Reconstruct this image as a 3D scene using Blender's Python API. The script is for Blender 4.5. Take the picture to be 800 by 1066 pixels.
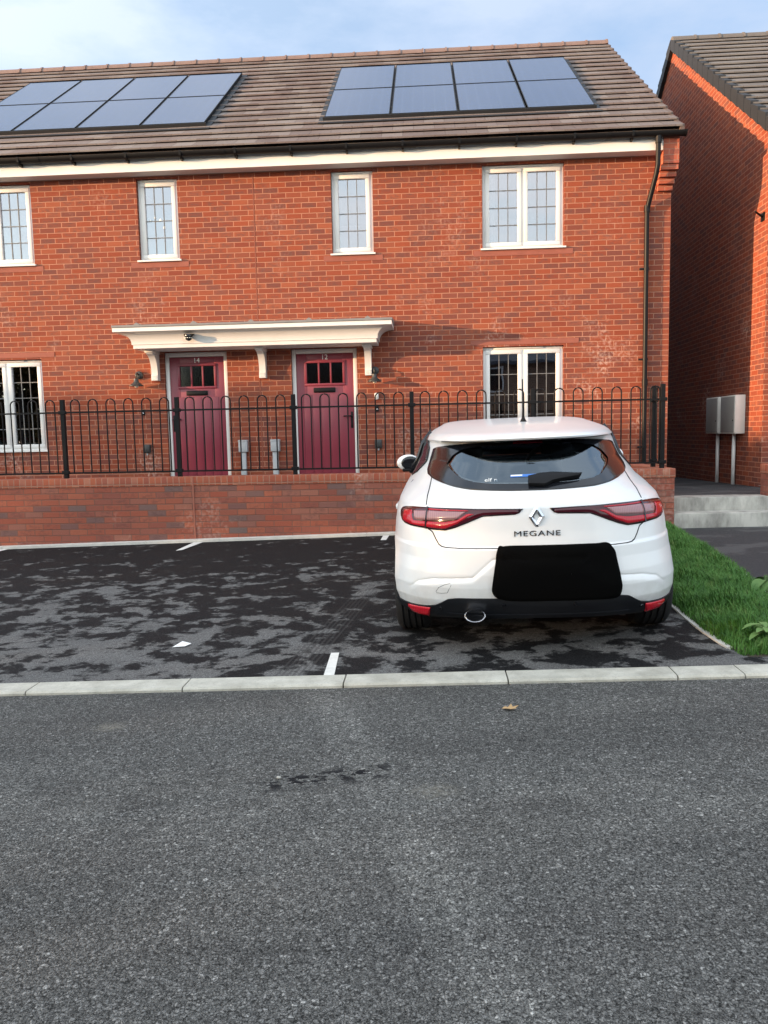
import bpy, bmesh, math, random
from mathutils import Matrix, Vector, noise as mnoise
R_ = math.radians
scene = bpy.context.scene
col = scene.collection
for o in list(bpy.data.objects): bpy.data.objects.remove(o)

# ------------------------------------------------------------------ camera
ZC = 1.35                       # everything is laid out with the lens at z = 0, lifted by ZC at the end
PITCH, YAW, ROLL = R_(5.797), R_(3.409), R_(1.180)
right = Vector((math.cos(YAW), math.sin(YAW), 0)); fw = Vector((-math.sin(YAW), math.cos(YAW), 0)); up = Vector((0, 0, 1))
f2 = fw*math.cos(PITCH)-up*math.sin(PITCH); u2 = up*math.cos(PITCH)+fw*math.sin(PITCH)
r3 = right*math.cos(ROLL)-u2*math.sin(ROLL); u3 = u2*math.cos(ROLL)+right*math.sin(ROLL)
cam_d = bpy.data.cameras.new('camera'); cam = bpy.data.objects.new('camera', cam_d); col.objects.link(cam)
cam.matrix_world = Matrix(((r3.x, u3.x, -f2.x, 0), (r3.y, u3.y, -f2.y, 0), (r3.z, u3.z, -f2.z, ZC), (0, 0, 0, 1)))
cam_d.sensor_fit = 'HORIZONTAL'; cam_d.sensor_width = 36; cam_d.lens = 36.0
cam_d.clip_start = .05; cam_d.clip_end = 2000
scene.camera = cam

# ------------------------------------------------------------------ light
SUN_EL = R_(6.0)
SUN_TRAVEL = Vector((.944, .33, 0)).normalized()     # the way the light travels over the ground
SUN_STRENGTH = 2.8
SKY_STRENGTH = .15
EXPOSURE = 1.88
SHADE_HEDGE_TOP = 3.55  # top of the added sun blocker, sets the shade line on the facade
world = bpy.data.worlds.new("World"); scene.world = world; world.use_nodes = True
wn, wl = world.node_tree.nodes, world.node_tree.links
bg = wn['Background']; bg.inputs['Strength'].default_value = SKY_STRENGTH
sky = wn.new('ShaderNodeTexSky'); sky.sky_type = 'NISHITA'; sky.sun_disc = False
sky.sun_elevation = SUN_EL; sky.sun_rotation = math.atan2(-SUN_TRAVEL.x, -SUN_TRAVEL.y)
sky.air_density = 1.0; sky.dust_density = .6; sky.ozone_density = 1.5
tc = wn.new('ShaderNodeTexCoord')
cm = wn.new('ShaderNodeMapping'); cm.inputs['Scale'].default_value = (1.0, 1.0, 2.6)
wl.new(tc.outputs['Generated'], cm.inputs['Vector'])
cn = wn.new('ShaderNodeTexNoise'); cn.inputs['Scale'].default_value = 3.4; cn.inputs['Detail'].default_value = 7; cn.inputs['Roughness'].default_value = .58
wl.new(cm.outputs[0], cn.inputs['Vector'])
cr = wn.new('ShaderNodeValToRGB'); cr.color_ramp.elements[0].position = .38; cr.color_ramp.elements[1].position = .60
cr.color_ramp.elements[0].color = (.50,)*3+(1,); cr.color_ramp.elements[1].color = (.98,)*3+(1,)
wl.new(cn.outputs['Fac'], cr.inputs['Fac'])
cx = wn.new('ShaderNodeMixRGB'); cx.inputs['Color2'].default_value = (1.85, 1.96, 2.14, 1)
wl.new(cr.outputs['Color'], cx.inputs['Fac']); wl.new(sky.outputs['Color'], cx.inputs['Color1'])
# sky brightness added behind the camera to lift car and ground; visible side kept dim
dt = wn.new('ShaderNodeVectorMath'); dt.operation = 'DOT_PRODUCT'; dt.inputs[1].default_value = (-.32, -.90, .30)
wl.new(tc.outputs['Generated'], dt.inputs[0])
mr = wn.new('ShaderNodeMapRange'); wl.new(dt.outputs['Value'], mr.inputs[0])
for i_, v_ in enumerate((-.75, .9, 0., 1.)): mr.inputs[i_+1].default_value = v_
gm = wn.new('ShaderNodeMixRGB'); gm.inputs['Color1'].default_value = (.60, .69, .83, 1); gm.inputs['Color2'].default_value = (2.26, 2.20, 2.04, 1)
wl.new(mr.outputs[0], gm.inputs['Fac'])
mu = wn.new('ShaderNodeMixRGB'); mu.blend_type = 'MULTIPLY'; mu.inputs['Fac'].default_value = 1
wl.new(cx.outputs['Color'], mu.inputs['Color1']); wl.new(gm.outputs['Color'], mu.inputs['Color2'])
wl.new(mu.outputs['Color'], bg.inputs['Color'])

sd = bpy.data.lights.new('sun', 'SUN'); sd.energy = SUN_STRENGTH; sd.angle = R_(.6); sd.color = (1.0, .62, .34)
so = bpy.data.objects.new('sun', sd); col.objects.link(so)
sdir = Vector((SUN_TRAVEL.x*math.cos(SUN_EL), SUN_TRAVEL.y*math.cos(SUN_EL), -math.sin(SUN_EL)))
so.rotation_euler = sdir.to_track_quat('-Z', 'Y').to_euler()
vs = scene.view_settings
vs.view_transform = 'Standard'; vs.look = 'None'; vs.exposure = EXPOSURE; vs.gamma = 1; vs.use_curve_mapping = False

# ------------------------------------------------------------------ materials
class NT:
    def __init__(s, name):
        s.m = bpy.data.materials.new(name); s.m.use_nodes = True
        s.n = s.m.node_tree.nodes; s.l = s.m.node_tree.links
        s.p = s.n['Principled BSDF']; s.out = s.n['Material Output']
        s.geo = None
    def pos(s):
        if not s.geo: s.geo = s.n.new('ShaderNodeNewGeometry')
        return s.geo.outputs['Position']
    def link(s, a, b): s.l.new(a, b)
    def set(s, sock, v):
        if hasattr(v, 'is_linked') or hasattr(v, 'links'): s.l.new(v, sock)
        else: sock.default_value = v
    def math(s, op, a, b=None, c=None):
        n = s.n.new('ShaderNodeMath'); n.operation = op
        for i, v in enumerate((a, b, c)):
            if v is not None: s.set(n.inputs[i], v)
        return n.outputs[0]
    def sep(s, v):
        n = s.n.new('ShaderNodeSeparateXYZ'); s.l.new(v, n.inputs[0]); return n.outputs
    def comb(s, x=0., y=0., z=0.):
        n = s.n.new('ShaderNodeCombineXYZ')
        for i, v in enumerate((x, y, z)): s.set(n.inputs[i], v)
        return n.outputs[0]
    def map(s, v, scale=(1, 1, 1), rot=(0, 0, 0), loc=(0, 0, 0)):
        n = s.n.new('ShaderNodeMapping'); s.l.new(v, n.inputs['Vector'])
        n.inputs['Scale'].default_value = scale; n.inputs['Rotation'].default_value = rot; n.inputs['Location'].default_value = loc
        return n.outputs[0]
    def noise(s, v, scale, detail=4, rough=.5, dist=0.):
        n = s.n.new('ShaderNodeTexNoise'); s.l.new(v, n.inputs['Vector'])
        n.inputs['Scale'].default_value = scale; n.inputs['Detail'].default_value = detail
        n.inputs['Roughness'].default_value = rough; n.inputs['Distortion'].default_value = dist
        return n.outputs['Fac']
    def white(s, v):
        n = s.n.new('ShaderNodeTexWhiteNoise'); n.noise_dimensions = '3D'; s.l.new(v, n.inputs['Vector']); return n.outputs['Value']
    def voro(s, v, scale, feature='F1', out='Color'):
        n = s.n.new('ShaderNodeTexVoronoi'); n.feature = feature; s.l.new(v, n.inputs['Vector']); n.inputs['Scale'].default_value = scale
        return n.outputs[out]
    def ramp(s, f, stops, interp='LINEAR'):
        n = s.n.new('ShaderNodeValToRGB'); s.l.new(f, n.inputs['Fac']); e = n.color_ramp.elements; n.color_ramp.interpolation = interp
        while len(e) < len(stops): e.new(.5)
        for el, (p, c) in zip(e, stops):
            el.position = p; el.color = tuple(c)+(1,) if len(c) == 3 else c
        return n.outputs['Color']
    def fr(s, f, lo, hi, a=0., b=1.):
        n = s.n.new('ShaderNodeMapRange'); s.l.new(f, n.inputs[0])
        for i, v in enumerate((lo, hi, a, b)): n.inputs[i+1].default_value = v
        return n.outputs[0]
    def mix(s, f, a, b, mode='MIX'):
        n = s.n.new('ShaderNodeMixRGB'); n.blend_type = mode
        s.set(n.inputs[0], f)
        for i, v in ((1, a), (2, b)):
            if isinstance(v, tuple) and len(v) == 3: v = v+(1,)
            s.set(n.inputs[i], v)
        return n.outputs[0]
    def bump(s, h, strength=.5, dist=.01):
        n = s.n.new('ShaderNodeBump'); n.inputs['Strength'].default_value = strength; n.inputs['Distance'].default_value = dist
        s.l.new(h, n.inputs['Height']); s.l.new(n.outputs[0], s.p.inputs['Normal'])
    def base(s, v, rough=.8, metal=0., spec=None):
        if isinstance(v, tuple) and len(v) == 3: v = v+(1,)
        s.set(s.p.inputs['Base Color'], v); s.set(s.p.inputs['Roughness'], rough); s.set(s.p.inputs['Metallic'], metal)
        if spec is not None: s.p.inputs['Specular IOR Level'].default_value = spec
        return s.m

def plain(name, c, rough=.5, metal=0., grime=.0, gscale=6., spec=None, bumpy=0.):
    t = NT(name)
    n = t.noise(t.pos(), gscale, 6, .6)
    v = t.mix(t.fr(n, .35, .75, 0, grime), c, tuple(x*.55 for x in c)) if grime else c
    t.base(v, rough, metal, spec)
    if bumpy: t.bump(t.noise(t.pos(), 90, 3), bumpy, .004)
    return t.m

def brick_mat(name, stops, mortar, bw=.225, bh=.075, mw=.010, zoff=0., bond=.5, stain=.25, mvar=.3, smear=.5):
    t = NT(name)
    P = t.sep(t.pos()); N = t.sep(t.geo.outputs['True Normal'])
    ax = t.math('GREATER_THAN', t.math('ABSOLUTE', N[0]), .6)
    az = t.math('GREATER_THAN', t.math('ABSOLUTE', N[2]), .6)
    u = t.math('ADD', t.math('MULTIPLY', P[0], t.math('SUBTRACT', 1., ax)), t.math('MULTIPLY', P[1], ax))
    v = t.math('ADD', t.math('MULTIPLY', P[2], t.math('SUBTRACT', 1., az)), t.math('MULTIPLY', P[1], az))
    v = t.math('ADD', v, zoff+30*bh); u = t.math('ADD', u, 40*bw)
    wob = t.noise(t.pos(), 14, 2)
    v2 = t.math('ADD', v, t.math('MULTIPLY', t.math('SUBTRACT', wob, .5), .006))
    u2_ = t.math('ADD', u, t.math('MULTIPLY', t.math('SUBTRACT', t.noise(t.map(t.pos(), loc=(7, 3, 1)), 17, 2), .5), .008))
    rowf = t.math('DIVIDE', v2, bh); row = t.math('FLOOR', rowf)
    off = t.math('MULTIPLY', t.math('MODULO', row, 2.), bond)
    colf = t.math('ADD', t.math('DIVIDE', u2_, bw), off); cc = t.math('FLOOR', colf)
    fv = t.math('MULTIPLY', t.math('FRACT', rowf), bh); fu = t.math('MULTIPLY', t.math('FRACT', colf), bw)
    ev = t.math('MINIMUM', fv, t.math('SUBTRACT', bh, fv)); eu = t.math('MINIMUM', fu, t.math('SUBTRACT', bw, fu))
    e = t.math('MINIMUM', eu, ev)
    mask = t.fr(e, mw*.5-.0015, mw*.5+.0018)                      # 1 on brick, 0 in the joint
    rnd = t.white(t.comb(cc, row, 3.)); rnd2 = t.white(t.comb(row, cc, 11.))
    c = t.ramp(rnd, stops)
    # burnt kiss marks in the middle of a brick
    mid = t.math('MULTIPLY', t.fr(eu, .02, .06), t.fr(t.noise(t.map(t.pos(), scale=(1, 1, 2.2)), 16, 4, .65), .42, .62))
    sm = t.math('MULTIPLY', t.math('MULTIPLY', mid, t.math('GREATER_THAN', rnd2, .45)), smear)
    c = t.mix(sm, c, (.115, .06, .055))
    # slight tint noise in each brick
    c = t.mix(t.fr(t.noise(t.pos(), 60, 4, .7), .3, .75, 0, .35), c, t.mix(1., c, (.62, .55, .52), 'MULTIPLY'))
    mc = t.mix(t.fr(t.noise(t.pos(), 3., 4), .35, .7, 0, mvar), mortar, tuple(x*.5 for x in mortar))
    full = t.mix(mask, mc, c)
    # lime bloom
    st = t.math('MULTIPLY', t.fr(t.noise(t.map(t.pos(), scale=(1, 1, .7)), 1.7, 5, .62), .56, .75), t.fr(t.noise(t.pos(), 24, 3), .45, .65))
    full = t.mix(t.math('MULTIPLY', t.math('MULTIPLY', st, stain), t.fr(P[2], 2.7, 3.5, 1., .3)), full, (.62, .45, .38))
    t.base(full, .88, spec=.25)
    h = t.math('ADD', t.math('MULTIPLY', mask, 1.), t.math('MULTIPLY', t.noise(t.pos(), 70, 5, .7), .35))
    t.bump(h, .55, .007)
    return t.m

RED = [(0., (.225, .052, .027)), (.25, (.265, .064, .032)), (.45, (.205, .050, .030)), (.62, (.29, .082, .042)), (.78, (.185, .053, .036)), (.9, (.165, .053, .040)), (1., (.25, .075, .047))]
OLD = [(0., (.30, .085, .055)), (.3, (.36, .115, .07)), (.55, (.26, .085, .062)), (.75, (.33, .13, .09)), (.9, (.20, .095, .082)), (1., (.17, .12, .11))]
M = {}
M['brick'] = brick_mat('house_brick', RED, (.38, .18, .12), stain=.75, smear=.6)
M['brick_wall'] = brick_mat('garden_wall_brick', OLD, (.20, .095, .07), zoff=.585, stain=.5, smear=.45)
M['coping'] = brick_mat('coping_brick', [(0., (.33, .085, .05)), (.5, (.40, .12, .065)), (.8, (.30, .09, .06)), (1., (.42, .17, .11))], (.38, .2, .14), bw=.075, bh=.115, zoff=.590, bond=0., stain=.5, smear=.3)
M['brick_far'] = brick_mat('old_brown_brick', [(0., (.2, .12, .08)), (.5, (.26, .15, .1)), (1., (.16, .1, .07))], (.3, .25, .2), stain=.1)
M['redstone'] = plain('red_tile_band', (.27, .085, .058), .85, grime=.4, gscale=9, bumpy=.3)
M['mastic'] = plain('brown_mastic', (.22, .066, .040), .8)
M['upvc'] = plain('white_upvc', (.68, .67, .65), .32, grime=.10, gscale=4)
M['fascia'] = plain('white_fascia', (.68, .67, .65), .4, grime=.12, gscale=3)
M['paint_white'] = plain('white_gloss_moulding', (.68, .67, .65), .4, grime=.15, gscale=4)
M['lead'] = plain('lead_grey', (.20, .20, .20), .55, grime=.4, gscale=8)
M['leadcame'] = plain('lead_came', (.16, .16, .16), .5, .3)
M['black_pvc'] = plain('black_plastic', (.007, .007, .008), .45, spec=.2)
M['black_metal'] = plain('black_powder_coat', (.006, .006, .007), .5, spec=.2)
M['lamp_grey'] = plain('dark_grey_metal', (.035, .037, .038), .45)
M['grey_box'] = plain('grey_grp', (.36, .38, .40), .55, grime=.2)
M['lit_box'] = plain('lit_grp_box', (.76, .74, .69), .5, grime=.2)  # light on the meter box sides put into this paler tone
M['shaded_door'] = plain('shaded_grp_door', (.30, .295, .28), .55, grime=.2)  # shade on the meter box fronts put into this darker tone
M['door'] = plain('maroon_door', (.205, .026, .044), .38, grime=.12, gscale=5)
M['dark'] = plain('dark_interior', (.05, .045, .04), .9)
M['room'] = plain('room_plaster', (.30, .27, .24), .9)
M['curtain'] = plain('white_curtain', (.75, .74, .74), .9)
M['chrome'] = plain('chrome', (.75, .75, .77), .12, 1.)
M['darkchrome'] = plain('dark_chrome', (.10, .10, .11), .25, 1.)
M['tyre'] = plain('tyre_rubber', (.014, .014, .015), .8, grime=.3, gscale=20)
M['rim'] = plain('alloy', (.45, .45, .47), .3, .9)
M['bulb'] = plain('lamp_glass', (.7, .68, .6), .2)
M['white_plastic'] = plain('white_plastic', (.8, .8, .78), .35)
M['paper'] = plain('white_paper', (.82, .82, .80), .8)
M['bookred'] = plain('crimson_cover', (.30, .02, .06), .6)
M['bookblue'] = plain('blue_cover', (.05, .12, .18), .6)
M['bookteal'] = plain('pale_cover', (.45, .55, .56), .6)
M['seatcloth'] = plain('seat_cloth', (.022, .022, .025), .85)
M['blackgloss'] = plain('gloss_black_trim', (.008, .009, .012), .12)
M['valance'] = plain('black_valance', (.008, .009, .012), .45, spec=.3)
M['flat_black'] = plain('matt_black', (.002, .002, .002), .9, spec=.05)
M['marking'] = plain('white_road_paint', (.74, .73, .69), .7, grime=.45, gscale=22)
M['stickerblue'] = plain('blue_sticker', (.05, .18, .55), .5)

t = NT('white_car_paint'); 
g_ = t.noise(t.map(t.pos(), scale=(1, 1, .6)), 5, 5, .6)
t.base(t.mix(t.fr(g_, .4, .75, 0, .10), (.80, .81, .81), (.55, .52, .47)), .28, spec=.5)
t.p.inputs['Coat Weight'].default_value = .8; t.p.inputs['Coat Roughness'].default_value = .04
M['carpaint'] = t.m

def lens(name, c, rough=.14, spec=.35):
    t = NT(name); w = t.n.new('ShaderNodeTexWave'); w.bands_direction = 'X'; w.inputs['Scale'].default_value = 28; t.l.new(t.pos(), w.inputs['Vector'])
    t.base(t.mix(t.fr(w.outputs['Fac'], 0, 1, 0, .45), c, tuple(x*.5 for x in c)), rough, spec=spec)
    t.p.inputs['Coat Weight'].default_value = .35; t.p.inputs['Coat Roughness'].default_value = .04
    return t.m
M['lens_dark'] = lens('smoked_crimson_lens', (.060, .003, .010))
M['lens_red'] = lens('red_lens', (.50, .007, .022))
M['lens_clear'] = lens('clear_lens', (.38, .20, .21))
M['lens_edge'] = plain('lens_edge', (.015, .006, .010), .12)
M['reflector'] = lens('red_reflector', (.62, .012, .03))

def glass(name, tint, refl, rough=.0, rtint=(1, 1, 1)):
    t = NT(name); t.n.remove(t.p)
    tr = t.n.new('ShaderNodeBsdfTransparent'); tr.inputs[0].default_value = tint+(1,)
    gl = t.n.new('ShaderNodeBsdfGlossy'); gl.inputs['Color'].default_value = rtint+(1,); gl.inputs['Roughness'].default_value = rough
    fn = t.n.new('ShaderNodeFresnel'); fn.inputs[0].default_value = 1.5
    f = t.fr(fn.outputs[0], .04, 1., refl, 1.)
    mx = t.n.new('ShaderNodeMixShader'); t.l.new(f, mx.inputs[0]); t.l.new(tr.outputs[0], mx.inputs[1]); t.l.new(gl.outputs[0], mx.inputs[2])
    # faint waviness of real glazing
    b = t.n.new('ShaderNodeBump'); b.inputs['Strength'].default_value = .12; b.inputs['Distance'].default_value = .004
    t.l.new(t.noise(t.pos(), 3.2, 1), b.inputs['Height']); t.l.new(b.outputs[0], gl.inputs['Normal'])
    t.l.new(mx.outputs[0], t.out.inputs[0])
    return t.m
M['pane'] = glass('window_glass', (.60, .62, .61), .25, rtint=(.92, .93, 1.))
M['carglass'] = glass('tinted_car_glass', (.42, .48, .52), .17, rtint=(.8, .92, 1.))
M['sideglass'] = glass('privacy_glass', (.25, .28, .3), .10)
M['doorglass'] = glass('obscure_door_glass', (.14, .16, .155), .05, .10)

# solar panel: dark cells under glass
t = NT('solar_glass')
P = t.sep(t.pos())
fx = t.math('FRACT', t.math('DIVIDE', P[0], .1675)); fy = t.math('FRACT', t.math('DIVIDE', P[1], .136))
ln = t.math('MAXIMUM', t.math('LESS_THAN', fx, .05), t.math('LESS_THAN', fy, .05))
t.base(t.mix(t.math('MULTIPLY', ln, .35), (.010, .030, .095), (.08, .12, .22)), .25, spec=.25)
t.p.inputs['Coat Weight'].default_value = .4; t.p.inputs['Coat Roughness'].default_value = .06; t.p.inputs['Coat IOR'].default_value = 1.45
M['solar'] = t.m

# roof tile
def roof_mat(name, ramp_):
    t = NT(name); P = t.sep(t.pos())
    row = t.math('FLOOR', t.math('DIVIDE', t.math('SUBTRACT', P[1], 11.25), .2594))
    cf = t.math('ADD', t.math('DIVIDE', t.math('ADD', P[0], 60.), .30), t.math('MULTIPLY', t.math('MODULO', t.math('ADD', row, 40.), 2.), .5))
    cc = t.math('FLOOR', cf); fr = t.math('FRACT', cf)
    rnd = t.white(t.comb(cc, row, 5.))
    c = t.ramp(rnd, ramp_)
    c = t.mix(t.fr(t.noise(t.pos(), 26, 5, .7), .35, .75, 0, .5), c, t.mix(1., c, (.60, .58, .58), 'MULTIPLY'))
    c = t.mix(t.fr(t.noise(t.map(t.pos(), scale=(1, .3, .3)), 1.1, 4), .4, .7, 0, .4), c, (.20, .19, .18))
    jm = t.fr(t.math('ABSOLUTE', t.math('SUBTRACT', fr, .5)), .485, .5)
    c = t.mix(t.math('MULTIPLY', jm, .85), c, (.03, .022, .02))
    t.base(c, .85, spec=.25)
    t.bump(t.math('ADD', t.math('MULTIPLY', jm, -1.), t.math('MULTIPLY', t.noise(t.pos(), 60, 4), .4)), .6, .01)
    return t.m
M['tile'] = roof_mat('brown_roof_tile', [(0., (.108, .082, .078)), (.3, (.148, .114, .108)), (.55, (.125, .099, .095)), (.8, (.162, .134, .127)), (1., (.195, .168, .16))])
M['tile_grey'] = roof_mat('grey_roof_tile', [(0., (.10, .094, .092)), (.5, (.14, .130, .126)), (1., (.115, .105, .10))])
M['ridge_grey'] = plain('grey_ridge_tile', (.12, .11, .105), .85, grime=.5, gscale=7, bumpy=.3)
M['ridge'] = plain('ridge_tile', (.19, .128, .112), .85, grime=.5, gscale=7, bumpy=.3)
M['verge'] = plain('dark_verge', (.022, .025, .030), .6, grime=.3, spec=.25)

# asphalt road: exposed chippings
t = NT('asphalt_road')
p = t.pos(); p2 = t.map(p, scale=(1, 1, 0))
nn = t.n.new('ShaderNodeTexNoise'); nn.inputs['Scale'].default_value = 45; nn.inputs['Detail'].default_value = 2; t.l.new(p2, nn.inputs['Vector'])
wv = t.n.new('ShaderNodeVectorMath'); wv.operation = 'MULTIPLY_ADD'; t.l.new(nn.outputs['Color'], wv.inputs[0]); wv.inputs[1].default_value = (.014, .014, 0); t.l.new(p2, wv.inputs[2])
pw = wv.outputs[0]
chip = t.sep(t.voro(pw, 88))[0]; chip2 = t.sep(t.voro(pw, 190))[1]
cd = t.voro(pw, 88, 'DISTANCE_TO_EDGE', 'Distance')
big = t.noise(p2, 1.0, 6, .62); fine = t.noise(p2, 190, 3, .7)
g0 = t.ramp(chip, [(0., (.165, .161, .151)), (.35, (.235, .230, .216)), (.8, (.31, .304, .288)), (.95, (.39, .38, .36)), (1., (.54, .53, .50))])
g0 = t.mix(t.fr(chip2, .45, 1., 0, .6), g0, (.055, .055, .056))
g0 = t.mix(t.fr(fine, .4, .65, 0, .45), g0, (.05, .05, .05))
gap = t.math('MULTIPLY', t.fr(cd, .02, .16, 1, 0), t.fr(t.noise(p2, 22, 3), .3, .6, .3, .8))
g0 = t.mix(t.math('MULTIPLY', gap, .8), g0, (.022, .023, .022))
pit = t.math('MAXIMUM', t.fr(t.noise(p2, 78, 5, .8), .455, .385), t.fr(t.noise(p2, 150, 4, .8), .45, .38, 0, .85))
g0 = t.mix(t.math('MULTIPLY', pit, .9), g0, (.018, .019, .018))
band = t.noise(t.map(p2, scale=(.35, 1.6, 0)), 1.5, 4, .55)
g0 = t.mix(t.fr(big, .35, .7, 0, .45), g0, t.mix(1., g0, (.60, .60, .61), 'MULTIPLY'))
g0 = t.mix(t.fr(band, .4, .65, 0, .5), g0, t.mix(1., g0, (.62, .62, .63), 'MULTIPLY'))
# tyre wear tracks (paler, polished), curving from the bay to the bottom
X = t.sep(p)
wob = t.math('MULTIPLY', t.math('SUBTRACT', t.noise(p2, .8, 3), .5), .5)
cv = t.math('ADD', t.math('ADD', t.math('MULTIPLY', t.math('SUBTRACT', 3.9, X[1]), .33), -.55), t.math('MULTIPLY', wob, .3))
d1 = t.math('ABSOLUTE', t.math('SUBTRACT', X[0], cv))
tr1 = t.math('MULTIPLY', t.fr(d1, .05, .17, 1, 0), t.fr(t.noise(p2, 30, 3), .3, .6))
d2 = t.math('ABSOLUTE', t.math('SUBTRACT', X[1], t.math('ADD', 2.75, t.math('MULTIPLY', wob, .35))))
tr2 = t.math('MULTIPLY', t.fr(d2, .08, .42, 1, 0), t.fr(t.noise(p2, 4, 4), .35, .65))
g0 = t.mix(t.math('MULTIPLY', t.math('MAXIMUM', tr1, tr2), .65), g0, t.mix(1., g0, (1.75, 1.75, 1.72), 'MULTIPLY'))
# damp spots and small dry dusty spots
damp = t.math('MULTIPLY', t.fr(t.noise(t.map(p, scale=(1, 1.5, 0)), 6.5, 6, .65), .66, .70), t.fr(t.noise(p2, .9, 2), .47, .56))
g0 = t.mix(damp, g0, (.014, .014, .017))
sx_ = t.math('ABSOLUTE', t.math('SUBTRACT', X[1], t.math('ADD', 3.03, t.math('MULTIPLY', X[0], .22))))
ln_ = t.math('MULTIPLY', t.math('MULTIPLY', t.fr(sx_, .03, .11, 1, 0), t.fr(t.math('ABSOLUTE', t.math('ADD', X[0], .42)), .2, .36, 1, 0)), t.fr(t.noise(t.map(p, scale=(1, 1.5, 0)), 14, 5, .65), .50, .54))
g0 = t.mix(ln_, g0, (.014, .014, .017))
for (dx_, dy_, rx_, ry_) in ((.005, 2.805, .12, .085), (-1.55, 3.494, .10, .075), (1.35, 2.5, .2, .1)):
    q_ = t.math('SQRT', t.math('ADD', t.math('POWER', t.math('DIVIDE', t.math('SUBTRACT', X[0], dx_), rx_), 2.), t.math('POWER', t.math('DIVIDE', t.math('SUBTRACT', X[1], dy_), ry_), 2.)))
    g0 = t.mix(t.math('MULTIPLY', t.fr(q_, .25, 1., .6, 0), t.fr(t.noise(p2, 40, 3), .3, .6)), g0, (.26, .24, .20))
t.base(g0, t.fr(fine, .3, .7, .7, .95), spec=.2)
t.bump(t.math('ADD', t.math('ADD', t.math('MULTIPLY', t.fr(cd, 0, .22), .5), t.math('MULTIPLY', pit, -1.2)), t.math('MULTIPLY', fine, .4)), .8, .007)
M['road'] = t.m

# parking-bay tarmac: fine, dark, drying in patches
t = NT('bay_tarmac')
p = t.pos(); pm = t.map(p, scale=(.92, 1.05, 0), rot=(0, 0, .2)); p2 = t.map(p, scale=(1, 1, 0)); X = t.sep(p)
n1 = t.noise(pm, 4.2, 12, .68, .15); n2 = t.noise(p2, .55, 2)
# drier towards the kerb where cars brush over it
bias = t.fr(X[1], 4.2, 8.8, .035, -.085)
dry = t.fr(t.math('ADD', t.math('ADD', n1, bias), t.math('MULTIPLY', t.math('SUBTRACT', n2, .5), .28)), .498, .556)
gr = t.sep(t.voro(p2, 190))[0]
dryc = t.ramp(gr, [(0., (.092, .090, .088)), (.6, (.138, .135, .132)), (1., (.22, .216, .21))])
wetc = t.ramp(gr, [(0., (.008, .008, .0085)), (.8, (.013, .013, .014)), (1., (.035, .035, .036))])
dryc = t.mix(t.fr(t.noise(p2, 3.3, 5, .6), .3, .7, 0, .5), dryc, t.mix(1., dryc, (.62, .62, .63), 'MULTIPLY'))
# tyre tread stripes dragged out of the bay
cv = t.math('ADD', t.math('MULTIPLY', t.math('SUBTRACT', X[1], 4.1), .13), -.80)
dd = t.math('SUBTRACT', X[0], cv)
lane = t.math('MULTIPLY', t.fr(t.math('ABSOLUTE', dd), .09, .11, 1, 0), t.fr(X[1], 5.2, 7.2, 1, 0))
strp = t.math('MULTIPLY', lane, t.fr(t.math('SINE', t.math('MULTIPLY', dd, 190.)), -.1, .5))
c = t.mix(dry, wetc, dryc)
c = t.mix(t.math('MULTIPLY', strp, .5), c, (.055, .054, .053))
t.base(c, t.fr(dry, 0, 1, .72, .92), spec=.12)
t.bump(t.noise(p2, 170, 4, .7), .55, .006)
M['bay'] = t.m
t = NT('path_tarmac'); p2 = t.map(t.pos(), scale=(.7, 1.3, 0))
gr = t.sep(t.voro(p2, 190))[0]
c = t.ramp(gr, [(0., (.014, .014, .016)), (.7, (.024, .024, .026)), (1., (.06, .06, .064))])
c = t.mix(t.fr(t.noise(p2, 1.7, 7, .6), .52, .56, 0, .7), c, (.075, .073, .073))
t.base(c, .8); t.bump(t.noise(p2, 150, 4, .7), .5, .006); M['path'] = t.m

t = NT('kerb_concrete'); p = t.pos()
c = t.mix(t.fr(t.noise(p, 7, 6, .65), .35, .75, 0, .75), (.55, .53, .46), (.26, .245, .20))
c = t.mix(t.math('MULTIPLY', t.fr(t.noise(p, 2.3, 5, .6), .52, .66), .35), c, (.17, .165, .13))
c = t.mix(t.fr(t.noise(p, 120, 3), .55, .75, 0, .5), c, (.22, .21, .19))
t.base(c, .9); t.bump(t.noise(p, 100, 4, .7), .4, .005); M['kerb'] = t.m
t = NT('step_concrete'); p = t.pos()
c = t.mix(t.fr(t.noise(t.map(p, scale=(1, 1, .35)), 5, 6, .65), .38, .68, 0, .8), (.50, .48, .43), (.12, .112, .10))
t.base(c, .9); t.bump(t.noise(p, 80, 4, .7), .5, .006); M['step'] = t.m
M['pin'] = plain('pale_edging', (.62, .60, .55), .85, grime=.5, gscale=8, bumpy=.3)
M['soil'] = plain('soil', (.045, .035, .022), .95, grime=.4)
M['slab'] = plain('paving_slab', (.33, .31, .28), .9, grime=.4, gscale=4)
t = NT('grass_blade'); oi = t.noise(t.pos(), 9, 3); 
c = t.ramp(oi, [(.25, (.026, .085, .012)), (.48, (.050, .145, .020)), (.62, (.075, .175, .028)), (.78, (.17, .20, .06))])
t.base(c, .55, spec=.3); M['grass'] = t.m
def leafmat(name, a, b):
    t = NT(name); c = t.mix(t.fr(t.noise(t.pos(), 7, 4), .3, .7), a, b); t.base(c, .6, spec=.3); return t.m
M['weed'] = leafmat('weed_leaf', (.09, .19, .05), (.16, .26, .08))
M['tree_leaf'] = leafmat('autumn_leaf', (.07, .055, .018), (.12, .07, .025))
M['conifer'] = leafmat('evergreen_leaf', (.02, .04, .015), (.035, .06, .02))
M['bark'] = plain('bark', (.09, .07, .055), .95, grime=.5, gscale=12, bumpy=.6)
M['deadleaf'] = plain('dry_leaf', (.42, .27, .13), .8)

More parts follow.
